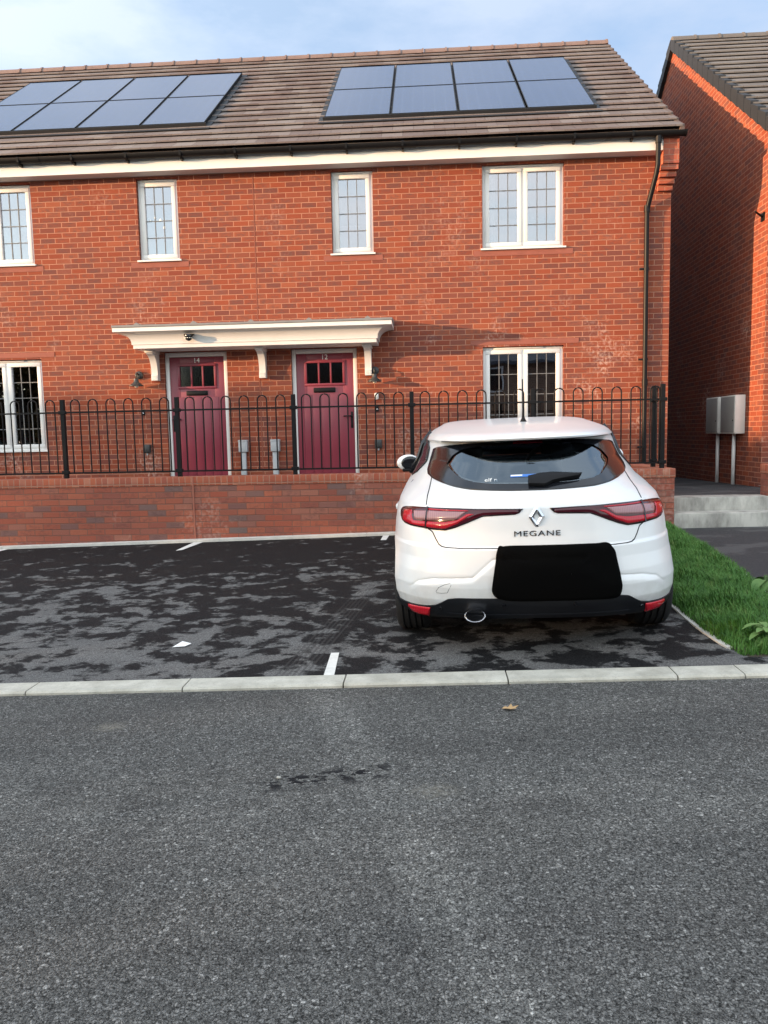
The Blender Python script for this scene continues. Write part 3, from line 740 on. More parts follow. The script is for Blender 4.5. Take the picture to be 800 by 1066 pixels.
for k in range(5):
    xx = -4.1+k*.82; b.prism([(xx-.05, 1.604), (xx, 1.64), (xx+.05, 1.604)], 'y', CYF-.17, WY-.002)
b.build('canopy_roof', M['lead'], can, org)
for xc in (-4.065, -2.438, -.868):
    pr = [(WY-.002, 1.293), (WY-.30, 1.293), (WY-.30, 1.255)]
    for k in range(11):
        a = math.pi/2*k/10; pr.append((WY-.105-.175*(1-math.sin(a)), 1.235-.255*(1-math.cos(a))))
    pr += [(WY-.105, .955), (WY-.118, .94), (WY-.118, .865), (WY-.002, .865)]
    b = MB(); b.prism(pr, 'x', xc-.048, xc+.048); b.box(xc-.062, xc+.062, WY-.315, WY-.003, 1.255, 1.2935, .004)
    for z in (.885, .905, .925): b.box(xc-.03, xc+.03, WY-.124, WY-.11, z, z+.010)
    b.build('bracket', M['paint_white'], can, org, auto=25)

# neighbouring house, same row
NX0, NX1 = 4.83, 16.6
org2 = (10., WY, -.86)
N_ = empty('gable_house', org2, 'neighbouring red brick house at right showing its tall gable wall and grey verge', 'house')
nops = [(6.6, 7.765, 2.622, 3.80, 2, 4), (8.8, 9.41, 2.622, 3.80, 1, 4), (6.6, 7.765, -.15, 1.235, 2, 4)]
b = MB(); wall_front(b, NX0, NX1, -1.6, 3.86, [o[:4] for o in nops]); gable(b, NX0, -1.6, -1); gable(b, NX1, -1.6, 1); b.quad((NX0, BY, -1.6), (NX1, BY, -1.6), (NX1, BY, 4.1), (NX0, BY, 4.1))
b.build('wall', M['brick'], N_, org2, fix=False)
for o in nops: window(N_, org2, *o)
roof_part(N_, org2, NX0-.045, NX1+.045, M['tile_grey'], M['ridge_grey'], M['verge'], True)
b = MB(); b.box(NX0+.02, NX1, 11.285, 11.31, 3.832, 4.04); b.build('fascia', M['fascia'], N_, org2)
b = MB(); b.box(NX0+.02, NX1, 11.311, WY-.002, 3.834, 3.848); b.build('soffit', M['fascia'], N_, org2)
b = MB(); b.prism(pr2 := [(gy+gr*math.cos(math.pi+math.pi*k/10), gzz+gr*math.sin(math.pi+math.pi*k/10)) for k in range(11)], 'x', NX0-.03, NX1); b.build('gutter', M['black_pvc'], N_, org2)

# house across the road, seen only mirrored in the glass
org3 = (4., -14., -1.5)
O_ = empty('facing_house', org3, 'plain house across the road, seen only as a reflection in the lower windows', 'house')
b = MB(); b.box(-12, 13, -22, -14, -1.9, 3.4); b.prism([(-22, 3.4), (-14, 3.4), (-18, 6.3)], 'x', -12, 13); b.build('wall', M['brick_far'], O_, org3)
b = MB()
for s in (1, -1):
    pr = [(-18, 6.42), (-18+s*4.35, 3.28), (-18+s*4.35, 3.16), (-18, 6.30)]; b.prism(pr, 'x', -12.2, 13.2)
b.build('roof', plain('slate', (.06, .065, .08), .6, grime=.4, gscale=3), O_, org3)
for xx in (-10.5, -7., -3.6, -.5, 2.4, 6.2, 9.6):
    for z in (-.6, 1.9):
        b = MB(); b.box(xx, xx+1.2, -14.0, -13.93, z, z+1.15); w = b.build('window', M['upvc'], O_, org3)
        p = MB(); p.box(xx+.08, xx+1.12, -13.94, -13.92, z+.08, z+1.07); p.build('pane', M['blackgloss'], w, org3)

# ------------------------------------------------------------------ garden walls
org4 = (-3., 9.4, -1.3)
G_ = empty('garden_wall', org4, 'low red brick garden wall with brick on edge top, carrying the black railings', 'wall')
b = MB(); b.box(-9., 2.912, 9.30, 9.515, -1.7, -.587); b.box(2.697, 2.912, 9.515, 11.49, -1.7, -.587); b.build('wall', M['brick_wall'], G_, org4)
b = MB(); b.box(-9., 2.695, 9.292, 9.523, -.585, -.475, .004); b.box(2.697, 2.920, 9.288, 11.49, -.585, -.475, .006); b.build('coping', M['coping'], G_, org4, auto=30)
b = MB(); b.box(-2.912, -2.896, 9.289, 9.31, -1.5, -.474); b.build('movement_joint', plain('pale_joint', (.33, .12, .08), .9), G_, org4)
org5 = (5., 9.75, -1.)
G2 = empty('garden_wall', org5, 'end of another low brick garden wall standing beside the concrete steps at right', 'wall')
b = MB(); b.box(4.15, 14., 9.66, 9.875, -1.7, -.58); b.build('wall', M['brick_wall'], G2, org5)
b = MB(); b.box(4.14, 14., 9.652, 9.883, -.578, -.468, .005); b.build('coping', M['coping'], G2, org5, auto=30)

# ------------------------------------------------------------------ bow-top railings
FY = 9.405
org6 = (-1., FY, -.475)
F_ = empty('railings', org6, 'black bow top metal railings fixed along the top of the low brick wall', 'fence')
posts = [-7.445, -5.995, -4.545, -3.095, -1.645, -.197, 1.255, 2.690]
def post(x, y, top):
    b = MB(); b.box(x-.025, x+.025, y-.025, y+.025, -.476, top, .003)
    p = b.build('post', M['black_metal'], F_, org6)
    for z in (.345, -.40):
        c = MB(); c.box(x-.045, x+.045, y-.032, y+.008, z-.022, z+.022, .004); c.build('clamp', M['black_metal'], p, org6)
for x in posts[:-1]: post(x, FY, .505)
post(2.79, FY, .525); post(2.79, FY+.36, .525)
def panel(xa, xb, y=FY, axis='x'):
    b = MB()
    def P(u, z): return (u, y, z) if axis == 'x' else (2.79, u, z)
    for z in (.345, -.408):
        if axis == 'x': b.box(xa, xb, y-.012, y+.012, z-.010, z+.010)
        else: b.box(2.778, 2.802, xa, xb, z-.010, z+.010)
    L_ = xb-xa; n = max(1, round((L_-.06)/.226)); sp = .226 if n > 1 else 0
    s0 = (xa+xb)/2-sp*(n-1)/2
    for i in range(n):
        c = s0+sp*i; r = .057
        pts = [P(c-r, -.405), P(c-r, .445)]+[P(c-r*math.cos(math.pi*k/8), .445+r*math.sin(math.pi*k/8)) for k in range(1, 8)]+[P(c+r, .445), P(c+r, -.405)]
        b.tube(pts, .0085, 7)
    b.build('railing_panel', M['black_metal'], F_, org6, smooth=False)
pp = posts[:-1]+[2.79]
for a, c in zip(pp, pp[1:]): panel(a, c)
panel(FY, FY+.36, axis='y')

# ------------------------------------------------------------------ small wall fittings
def wall_lamp(x, z, label):
    o = empty('wall_lamp', (x, WY, z), label, 'lamp', 'lamps beside the doors'); g = (x, WY, z)
    b = MB(); b.lathe([(.050, 0), (.060, -.012), (.060, -.03), (.045, -.045), (.02, -.05)], (x, WY, z+.07), 'y', 20); b.build('back_plate', M['lamp_grey'], o, g, auto=40)
    b = MB(); b.tube([(x, WY-.045, z+.075), (x, WY-.10, z+.095), (x, WY-.14, z+.075), (x, WY-.145, z+.03)], .012, 8); b.build('arm', M['lamp_grey'], o, g, smooth=True)
    b = MB(); b.lathe([(.018, .035), (.034, .03), (.036, -.01), (.05, -.03), (.105, -.072), (.105, -.078), (.02, -.03)], (x, WY-.145, z-.02), 'z', 24); b.build('lamp_shade', M['lamp_grey'], o, g, auto=40)
    b = MB(); b.lathe([(.015, 0), (.03, -.03), (.034, -.05), (.02, -.075)], (x, WY-.145, z-.045), 'z', 16); b.build('bulb', M['bulb'], o, g, smooth=True)
wall_lamp(-4.335, .885, 'small black down facing lamp left of the door numbered 14')
wall_lamp(-.775, .865, 'small black down facing lamp right of the door numbered 12')
def outlet(x, z, label):
    o = empty('outdoor_socket', (x, WY, z), label, 'socket', 'grey outdoor sockets low on the wall'); g = (x, WY, z)
    b = MB(); b.box(x-.055, x+.055, WY-.05, WY+.002, z-.065, z+.065, .012); b.build('box', M['lamp_grey'], o, g, auto=30)
    b = MB(); b.box(x-.05, x+.05, WY-.075, WY-.049, z-.045, z+.066, .012); b.build('lid', M['lamp_grey'], o, g, auto=30)
    b = MB(); b.lathe([(.012, 0), (.012, -.03)], (x, WY-.03, z-.065), 'z', 10); b.build('cable_gland', M['grey_box'], o, g)
outlet(-4.265, -.15, 'grey outdoor socket low on the brick left of the door numbered 14')
outlet(-.745, -.145, 'grey outdoor socket low on the brick right of the door numbered 12')
def bell(x, z, w, h, mat, label, name='doorbell'):
    o = empty(name, (x, WY, z), label, 'doorbell'); g = (x, WY, z)
    b = MB(); b.box(x-w/2, x+w/2, WY-.025, WY+.001, z-h/2, z+h/2, .006); b.build('case', mat, o, g, auto=30)
    b = MB(); b.lathe([(.011, 0), (.011, -.004), (.006, -.007)], (x, WY-.025, z-h*.18), 'y', 14); b.build('button', M['chrome'], o, g)
bell(-4.30, .40, .045, .085, M['black_metal'], 'small black doorbell below the left lamp, beside the door numbered 14')
bell(-.752, .385, .04, .10, M['black_metal'], 'small black doorbell under the white sensor beside the door numbered 12')
o = empty('wall_sensor', (-.76, WY, .56), 'small white rounded sensor under the lamp right of the door numbered 12', 'sensor'); g = (-.76, WY, .56)
b = MB(); b.box(-.79, -.73, WY-.05, WY+.001, .51, .61, .018); b.build('case', M['white_plastic'], o, g, auto=40)
b = MB(); b.lathe([(.02, 0), (.018, -.010), (.009, -.017)], (-.76, WY-.048, .55), 'y', 14); b.build('lens', M['bulb'], o, g, smooth=True)
# floodlight on the canopy
cxl, cyl, czl = -3.38, 10.985, 1.43; g = (cxl, cyl, czl)
o = empty('security_light', g, 'small black security light clipped on the white canopy over the door numbered 14', 'light')
b = MB(); b.lathe([(.055, .03), (.058, .02), (.055, -.01), (.040, -.04), (.015, -.056)], (cxl, cyl-.055, czl), 'z', 20); b.build('dome', M['blackgloss'], o, g, auto=50)
b = MB(); b.box(cxl-.075, cxl+.075, cyl-.04, cyl+.055, czl+.026, czl+.044, .006); b.build('bracket', M['black_metal'], o, g, auto=30)
b = MB()
for k in range(5):
    a = math.pi*(1.1+.8*k/4); b.lathe([(.010, 0), (.010, .008)], (cxl+.052*math.cos(a), cyl-.055+.052*math.sin(a), czl-.022), 'z', 8)
b.build('led', M['bulb'], o, g)
# grey service posts between the doors
for x, lab in ((-2.778, 'grey service box on a pipe, left of the pair between the doors'), (-2.292, 'grey service box on a pipe, right of the pair between the doors')):
    g = (x, WY, -.86); o = empty('service_box', g, lab, 'utility box', 'grey service boxes between the doors')
    b = MB(); b.box(x-.066, x+.066, WY-.10, WY-.002, -.225, -.045, .008); b.box(x-.07, x+.07, WY-.105, WY-.002, -.075, -.046, .006); b.build('head', M['grey_box'], o, g, auto=30)
    b = MB(); b.box(x-.045, x+.035, WY-.075, WY-.012, -.86, -.226, .006); b.build('duct', M['grey_box'], o, g, auto=30)
# meter boxes on the gable
for y0, y1, lab in ((12.80, 13.33, 'farther of two grey meter boxes on the neighbouring gable wall'), (12.10, 12.68, 'nearer of two grey meter boxes on the neighbouring gable wall')):
    g = (NX0, (y0+y1)/2, -.88); o = empty('meter_box', g, lab, 'meter box', 'meter boxes on the gable wall')
    b = MB(); b.box(NX0-.155, NX0-.001, y0, y1, -.105, .485, .008); b.build('cabinet', M['lit_box'], o, g, auto=30)
    d = MB(); d.box(NX0-.163, NX0-.154, y0+.02, y1-.02, -.085, .465, .003); dd_ = d.build('door', M['shaded_door'], o, g, auto=30)
    k = MB(); k.lathe([(.012, 0), (.012, -.006)], (NX0-.163, y0+.06, .10), 'x', 10); k.build('lock', M['black_metal'], dd_, g)
    b = MB(); b.tube([(NX0-.05, (y0+y1)/2, -.10), (NX0-.05, (y0+y1)/2, uz(4.8, (y0+y1)/2))], .028, 12); b.build('conduit', M['white_plastic'], o, g, smooth=True)
g = (NX0, 11.66, 2.98); o = empty('cable_bracket', g, 'short black bracket sticking out high on the neighbouring gable wall', 'bracket')
b = MB(); b.box(NX0-.012, NX0, 11.60, 11.72, 2.92, 3.04, .003); b.build('plate', M['black_metal'], o, g, auto=30)
b = MB(); b.tube([(NX0-.01, 11.66, 2.98), (NX0-.16, 11.55, 3.03)], .014, 8); b.build('arm', M['black_metal'], o, g)
# books and curtains behind glass
def books(x, lab):
    g = (x, WY+.19, -.05); o = empty('book_stack', g, lab, 'books'); z = -.05
    for k, (w, h, m) in enumerate(((.20, .035, 'bookteal'), (.19, .035, 'bookblue'), (.155, .045, 'bookred'))):
        b = MB(); b.box(x-w/2-.01*k, x+w/2-.01*k, WY+.14, WY+.28, z, z+h-.002, .003); bk = b.build('book', M[m], o, g, auto=30)
        p = MB(); p.box(x-w/2-.01*k-.001, x+w/2-.01*k-.004, WY+.145, WY+.277, z+.006, z+h-.008); p.build('pages', M['paper'], bk, g); z += h
books(-6.17, 'stack of red and blue books inside right half of the lower left window')
books(-6.56, 'stack of red and blue books inside left half of the lower left window')
b = MB(); b.box(-6.98, -5.86, WY+.13, WY+.32, -.075, -.052); tag(b.build('window_board', M['upvc']), 'white inner window board carrying the book stacks behind the lower left window', 'window board')
def curtain(x0, x1, z0, z1, lab, grp):
    b = MB(); n = 40; rows = []
    for j in range(2):
        for i in range(n+1):
            x = x0+(x1-x0)*i/n; b.v.append((x, WY+.24+.022*math.sin(i*1.35)+.008*math.sin(i*.5), (z0, z1)[j]))
    for i in range(n): b.f.append((i, i+1, n+2+i, n+1+i))
    ob = b.build('curtain', M['curtain'], smooth=True, fix=False); md = ob.modifiers.new('s', 'SOLIDIFY'); md.thickness = .004
    tag(ob, lab, 'curtain', grp)
curtain(.84, 1.02, 2.5, 3.8, 'white curtain gathered at the left of the wide upper window', 'curtains in the wide upper window')
curtain(1.78, 1.97, 2.5, 3.8, 'white curtain gathered at the right of the wide upper window', 'curtains in the wide upper window')
curtain(-6.98, -6.70, 2.5, 3.8, 'white curtain inside the upper window at the left edge', 'curtains in the left upper window')

# ------------------------------------------------------------------ car
def interp(x, xs, ys):
    if x <= xs[0]: return ys[0]
    if x >= xs[-1]: return ys[-1]
    for i in range(len(xs)-1):
        if x <= xs[i+1]:
            t = (x-xs[i])/(xs[i+1]-xs[i]); return ys[i]+(ys[i+1]-ys[i])*t
H_ = [.18,.235,.28,.34,.42,.50,.58,.645,.66,.74,.82,.88,.93,.975,1.03,1.12,1.20,1.235,1.245,1.258,1.272,1.29,1.31,1.33,1.345,1.356,1.363,1.366]
YR = [.20,.085,.06,.035,.012,.0,.0,.004,.020,.030,.035,.045,.075,.135,.215,.355,.490,.56,.405,.395,.42,.52,.75,1.0,1.25,1.50,1.75,2.0]
WW = [.85,.872,.885,.897,.902,.898,.885,.876,.872,.865,.855,.843,.825,.803,.787,.752,.725,.705,.70,.685,.672,.65,.615,.575,.55,.50,.41,.26]
NN = [2.8,2.8,2.8,2.8,2.8,2.7,2.6,2.6,2.6,2.6,2.6,2.6,2.6,2.6,2.6,2.6,2.6,2.6,2.6,2.6,2.6,2.6,2.6,2.6,2.7,2.8,3,3]
LL = [.8,.8,.8,.8,.85,.9,.9,.9,.9,.9,.95,1.1,1.4,1.7,1.9,2.0,2.0,2.0,2,2,2,2,1.8,1.6,1.4,1.2,1,.8]
FH = [.18,.34,.50,.66,.74,.80,.86,.90,.93,.975,1.03,1.12,1.235,1.29,1.33,1.356,1.366]
FY_ = [4.2,4.33,4.36,4.34,4.30,4.22,4.02,3.75,3.52,3.36,3.25,3.10,2.95,2.86,2.80,2.75,2.62]
def cp(h):
    yr, W, n, L, yf = interp(h, H_, YR), interp(h, H_, WW), interp(h, H_, NN), interp(h, H_, LL), interp(h, FH, FY_)
    Lf = min(.75, .35*(yf-yr)); L = min(L, yf-yr-Lf); return yr, W, n, L, yf, Lf
CRX = [0, .25, .37, .60, .69, .745]; CRH = [.598, .590, .482, .466, .443, .40]
def sst(a, b, x): t = max(0, min(1, (x-a)/(b-a))); return t*t*(3-2*t)
def crease(x, h):
    x = abs(x)
    if h > .7 or h < .26 or x > .78: return 0.
    hc = interp(x, CRX, CRH); d = h-hc; fade = 1-sst(.70, .78, x)
    return fade*(-.010*sst(.004, -.036, d) + .005*math.exp(-(d/.006)**2))*sst(.26, .33, h)
def S(phi, h):
    yr, W, n, L, yf, Lf = cp(h); s = abs(math.sin(phi)); k = max(0., math.cos(phi))
    x = math.copysign(W*s**(2/n), phi); return Vector((x, yr+L*(1-k**(2/n))+crease(x, h), h))
def SF(psi, h):
    yr, W, n, L, yf, Lf = cp(h); s = abs(math.sin(psi)); k = max(0., math.cos(psi))
    return Vector((math.copysign(W*s**(2/n), psi), yf-Lf*(1-k**(2/n)), h))
def SS(y, h, side):
    yr, W, n, L, yf, Lf = cp(h)
    if y < yr+L: x = W*max(0, 1-(max(0, yr+L-y)/L)**n)**(1/n)
    elif y > yf-Lf: x = W*max(0, 1-(max(0, y-yf+Lf)/Lf)**n)**(1/n)
    else: x = W
    return Vector((side*x, y, h))
def nrm_of(fn, a, h, out):
    e = .004; d1 = fn(a+e, h)-fn(a-e, h); d2 = fn(a, h+e)-fn(a, h-e); n = d1.cross(d2)
    if n.length < 1e-12: return Vector(out)
    n.normalize()
    return n if n.dot(Vector(out)) > 0 else -n
def on(fn, a, h, off, out):
    return fn(a, h)+nrm_of(fn, a, h, out)*off
def grid_patch(b, rows, off_rows=None):
    n = len(rows[0]); k = len(b.v)
    for r in rows: b.v += [tuple(p) for p in r]
    for i in range(len(rows)-1):
        for j in range(n-1): b.f.append((k+i*n+j, k+i*n+j+1, k+(i+1)*n+j+1, k+(i+1)*n+j))
def cols(b, fn, top, bot, off, nc=30, nr=8, out=(0, -1, .2), skirt=.008, hump=0.):
    """patch between two curves (lists of (a, h)) laid on the body"""
    a0, a1 = max(top[0][0], bot[0][0]), min(top[-1][0], bot[-1][0]); rows = []
    for i in range(nc+1):
        a = a0+(a1-a0)*i/nc
        ht = interp(a, [p[0] for p in top], [p[1] for p in top]); hb = interp(a, [p[0] for p in bot], [p[1] for p in bot])
        o = tuple(out) if not callable(out) else out(a)
        pr = [on(fn, a, hb, off-skirt, o)]
        for j in range(nr+1):
            t = j/nr; pr.append(on(fn, a, hb+(ht-hb)*t, off+hump*math.sin(math.pi*t), o))
        pr.append(on(fn, a, ht, off-skirt, o)); rows.append(pr)
    o0 = out if not callable(out) else out(a0); 
    e0 = [p+ (nrm_of(fn, a0, p.z, o0))*(-skirt) for p in rows[0]]; e1 = [p+(nrm_of(fn, a1, p.z, out if not callable(out) else out(a1)))*(-skirt) for p in rows[-1]]
    grid_patch(b, [e0]+rows+[e1])
def mir(l): return [(-a, h) for a, h in reversed(l)]
def loop_r(pts, c, k, m=160):
    """polar outline about c; returns m points of the closed outline"""
    q = sorted(((math.atan2((h-c[1])*k, a-c[0])), math.hypot((h-c[1])*k, a-c[0])) for a, h in pts)
    th = [x[0] for x in q]; rr = [x[1] for x in q]; th = [th[-1]-2*math.pi]+th+[th[0]+2*math.pi]; rr = [rr[-1]]+rr+[rr[0]]
    o = []
    for i in range(m):
        t = -math.pi+2*math.pi*i/m; r = interp(t, th, rr); o.append((c[0]+r*math.cos(t), c[1]+r*math.sin(t)/k))
    return o
def dense(top, bot):
    p = []
    for l in (top, bot):
        for (a, b_), (c, d) in zip(l, l[1:]):
            for i in range(8): p.append((a+(c-a)*i/8, b_+(d-b_)*i/8))
    return p
def ring(b, fn, inner, outer, off, nr, out, c=None):
    m = len(outer); rows = []
    for i in range(nr+1):
        t = i/nr; rr = []
        for j in range(m):
            a = (inner[j][0]+(outer[j][0]-inner[j][0])*t, inner[j][1]+(outer[j][1]-inner[j][1])*t); rr.append(on(fn, a[0], a[1], off, out))
        rows.append(rr+[rr[0]])
    rows.append([on(fn, outer[j % m][0], outer[j % m][1], off-.012, out) for j in range(m+1)])
    grid_patch(b, rows)

OX, OY, TH = .620, 4.33, R_(2.5)
ex = Vector((math.cos(TH), -math.sin(TH), GB*math.cos(TH)-GC*math.sin(TH))).normalized(); ey = Vector((math.sin(TH), math.cos(TH), GB*math.sin(TH)+GC*math.cos(TH))).normalized(); ez = ex.cross(ey).normalized()
car = empty('parked_car', (0, 0, 0), 'white five door hatchback reversed out from the wall, made-up black panel in place of its number plate', 'car')
car.matrix_world = Matrix(((ex.x, ey.x, ez.x, OX), (ex.y, ey.y, ez.y, OY), (ex.z, ey.z, ez.z, gz(OX, OY)), (0, 0, 0, 1)))

GT = [(0, 1.2335), (.287, 1.231), (.5, 1.224), (.7, 1.212), (.84, 1.200), (.895, 1.190), (.905, 1.12)]
GBt = [(0, .9665), (.09, .967), (.36, .973), (.5, .984), (.62, .998), (.78, 1.018), (.865, 1.036), (.897, 1.06), (.905, 1.12)]
CT = [(0, 1.214), (.22, 1.210), (.36, 1.204), (.50, 1.188), (.58, 1.155), (.63, 1.105)]
CB = [(0, 1.0), (.2, 1.003), (.35, 1.012), (.45, 1.03), (.56, 1.07), (.63, 1.105)]
GC0 = (0, 1.105); KG = 4.
g_out = loop_r(dense(mir(GT)+GT, mir(GBt)+GBt), GC0, KG); g_in = loop_r(dense(mir(CT)+CT, mir(CB)+CB), GC0, KG)
WT = [(0, 1.315), (.5, 1.30), (.75, 1.27), (.9, 1.2), (.97, 1.1)]; WB = [(0, .985), (.6, .99), (.9, 1.02), (.97, 1.1)]
w_out = loop_r(dense(mir(WT)+WT, mir(WB)+WB), (0, 1.13), 3.); w_in = [(a*.93, 1.13+(h-1.13)*.90) for a, h in w_out]
def inside(p, loop):
    r = False; n = len(loop)
    for i in range(n):
        (x1, y1), (x2, y2) = loop[i], loop[(i+1) % n]
        if (y1 > p[1]) != (y2 > p[1]) and p[0] < (x2-x1)*(p[1]-y1)/(y2-y1)+x1: r = not r
    return r
g_cut = [(a+(c-a)*.45, h+(d-h)*.45) for (a, h), (c, d) in zip(g_in, g_out)]
w_cut = [(a+(c-a)*.5, h+(d-h)*.5) for (a, h), (c, d) in zip(w_in, w_out)]
# side glass outline (y, h)
ST = [(1.02, 1.10), (1.12, 1.19), (1.30, 1.245), (1.6, 1.285), (2.1, 1.305), (2.45, 1.295), (2.75, 1.20), (3.0, 1.075), (3.14, 1.0)]
SBt = [(1.02, 1.095), (1.10, 1.03), (1.25, .998), (1.8, .988), (2.6, .985), (3.14, .99)]

# body shell
hs = []; h = .225
while h < .70: hs.append(h); h += .0045
while h < 1.20: hs.append(h); h += .011
while h < 1.30: hs.append(h); h += .005
while h < 1.366: hs.append(h); h += .004
hs.append(1.366)
NP, NS, NF = 300, 70, 50
vv, info = [], []
for h in hs:
    yr, W, n, L, yf, Lf = cp(h); row = []
    for i in range(NP+1):
        ph = -math.pi/2+math.pi*i/NP; row.append((S(ph, h), ('r', ph, h)))
    for i in range(1, NS):
        row.append((Vector((W, yr+L+(yf-Lf-yr-L)*i/NS, h)), ('s', 0, h)))
    for i in range(NF+1):
        ps = math.pi/2-math.pi*i/NF; row.append((SF(ps, h), ('f', ps, h)))
    for i in range(1, NS):
        row.append((Vector((-W, yf-Lf-(yf-Lf-yr-L)*i/NS, h)), ('s', 0, h)))
    vv.append([r[0] for r in row]); info.append([r[1] for r in row])
m = len(vv[0]); b = MB()
for r in vv: b.v += [tuple(p) for p in r]
for i in range(len(vv)-1):
    for j in range(m):
        b.f.append((i*m+j, i*m+(j+1) % m, (i+1)*m+(j+1) % m, (i+1)*m+j))
b.f.append(tuple(range(m-1, -1, -1))); b.f.append(tuple((len(vv)-1)*m+j for j in range(m)))
tmp = b.build('body', M['carpaint'], car)
WHEELS = [(.776, -1), (.776, 1), (3.445, -1), (3.445, 1)]
cut = MB()
for y, s in WHEELS:
    prof = [(y+.350*math.cos(2*math.pi*k/48), .318+.350*math.sin(2*math.pi*k/48)) for k in range(48)]
    cut.prism(prof, 'x', s*.60, s*1.2)
cut_o = cut.build('cutter', M['dark'], car)
md = tmp.modifiers.new('b', 'BOOLEAN'); md.object = cut_o; md.operation = 'DIFFERENCE'; md.solver = 'EXACT'
dg = bpy.context.evaluated_depsgraph_get(); me = bpy.data.meshes.new_from_object(tmp.evaluated_get(dg))
tmp.modifiers.clear(); tmp.data = me; bpy.data.objects.remove(cut_o)
bm = bmesh.new(); bm.from_mesh(me); kill = []
def phi_of(c, front):
    yr, W, n, L, yf, Lf = cp(c.z); t = min(1., abs(c.x)/W); return math.copysign(math.asin(min(1, t**(n/2))), c.x)
for f in bm.faces:
    c = f.calc_center_median()
    if c.z < .96: continue
    yr, W, n, L, yf, Lf = cp(c.z)
    if c.y < yr+L*.9 and c.z < 1.24 and inside((phi_of(c, 0), c.z), g_cut): kill.append(f)
    elif c.y > yf-Lf*.95 and inside((phi_of(c, 1), c.z), w_cut): kill.append(f)
    elif 1.06 < c.y < 3.06 and abs(c.x) > .45:
        ht = interp(c.y, [p[0] for p in ST], [p[1] for p in ST]); hb = interp(c.y, [p[0] for p in SBt], [p[1] for p in SBt])
        if hb+.012 < c.z < ht-.012: kill.append(f)
bmesh.ops.delete(bm, geom=kill, context='FACES'); bm.to_mesh(me); bm.free()
for p in me.polygons: p.use_smooth = True
me.set_sharp_from_angle(angle=R_(38))
me.materials.clear(); t = NT('white_car_paint_shell')
g_ = t.noise(t.map(t.pos(), scale=(1, 1, .6)), 5, 5, .6)
c_ = t.mix(t.fr(g_, .4, .75, 0, .10), (.80, .81, .81), (.55, .52, .47))
low = t.n.new('ShaderNodeTexCoord')
zz = t.sep(low.outputs['Object'])[2]
c_ = t.mix(t.math('MULTIPLY', t.fr(zz, .52, .28, 0, .35), t.fr(t.noise(t.pos(), 9, 6, .65), .4, .7)), c_, (.42, .38, .32))   # road dirt near the sill
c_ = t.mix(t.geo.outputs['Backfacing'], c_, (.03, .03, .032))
t.base(c_, .28); t.p.inputs['Coat Weight'].default_value = .35; t.p.inputs['Coat Roughness'].default_value = .05
me.materials.append(t.m); body = tmp

OUT = (0, -1, .15)
def part(b, name, mat, parent=car, **k): return b.build(name, mat, parent, (0, 0, 0), **k)
# rear window
b = MB(); c0 = [GC0]*len(g_in); ring(b, S, [(GC0[0]+(a-GC0[0])*.02, GC0[1]+(h-GC0[1])*.02) for a, h in g_in], [(GC0[0]+(a-GC0[0])*1.03, GC0[1]+(h-GC0[1])*1.03) for a, h in g_in], .003, 10, OUT)
b.f = [f for f in b.f]; b.v = b.v
rw = part(b, 'rear_window', M['carglass'], smooth=True)
b = MB(); ring(b, S, g_in, g_out, .0045, 6, OUT); part(b, 'window_border', M['blackgloss'], rw, smooth=True)
b = MB(); ring(b, SF, [(a*.02, 1.13+(h-1.13)*.02) for a, h in w_in], w_in, .002, 8, (0, 1, .3)); ws = part(b, 'windscreen', M['carglass'], smooth=True)
b = MB(); ring(b, SF, w_in, w_out, .003, 4, (0, 1, .3)); part(b, 'screen_border', M['blackgloss'], ws, smooth=True)
for sd_ in (-1, 1):
    b = MB(); fn = (lambda y, h, q=sd_: SS(y, h, q)); cols(b, fn, ST, SBt, .003, 40, 8, (sd_, 0, .1), .006)
    part(b, 'side_window', M['sideglass'], smooth=True)
    b = MB(); b.tube([on(fn, y, h, .004, (sd_, 0, .1)) for y, h in SBt], .007, 6); b.tube([on(fn, y, h, .004, (sd_, 0, .1)) for y, h in ST], .006, 6)
    for yy in (1.55, 2.12): b.tube([on(fn, yy, h, .005, (sd_, 0, .1)) for h in (.985, 1.1, 1.2, 1.29)], .02, 6)
    part(b, 'window_trim', M['blackgloss'], smooth=True)
b = MB(); cols(b, S, [(-.80, 1.2446), (.80, 1.2446)], [(-.80, 1.2362), (.80, 1.2362)], .002, 40, 6, (0, 0, -1), .001); part(b, 'spoiler_shade', M['blackgloss'])  # black patch in place of the shade under the spoiler lip
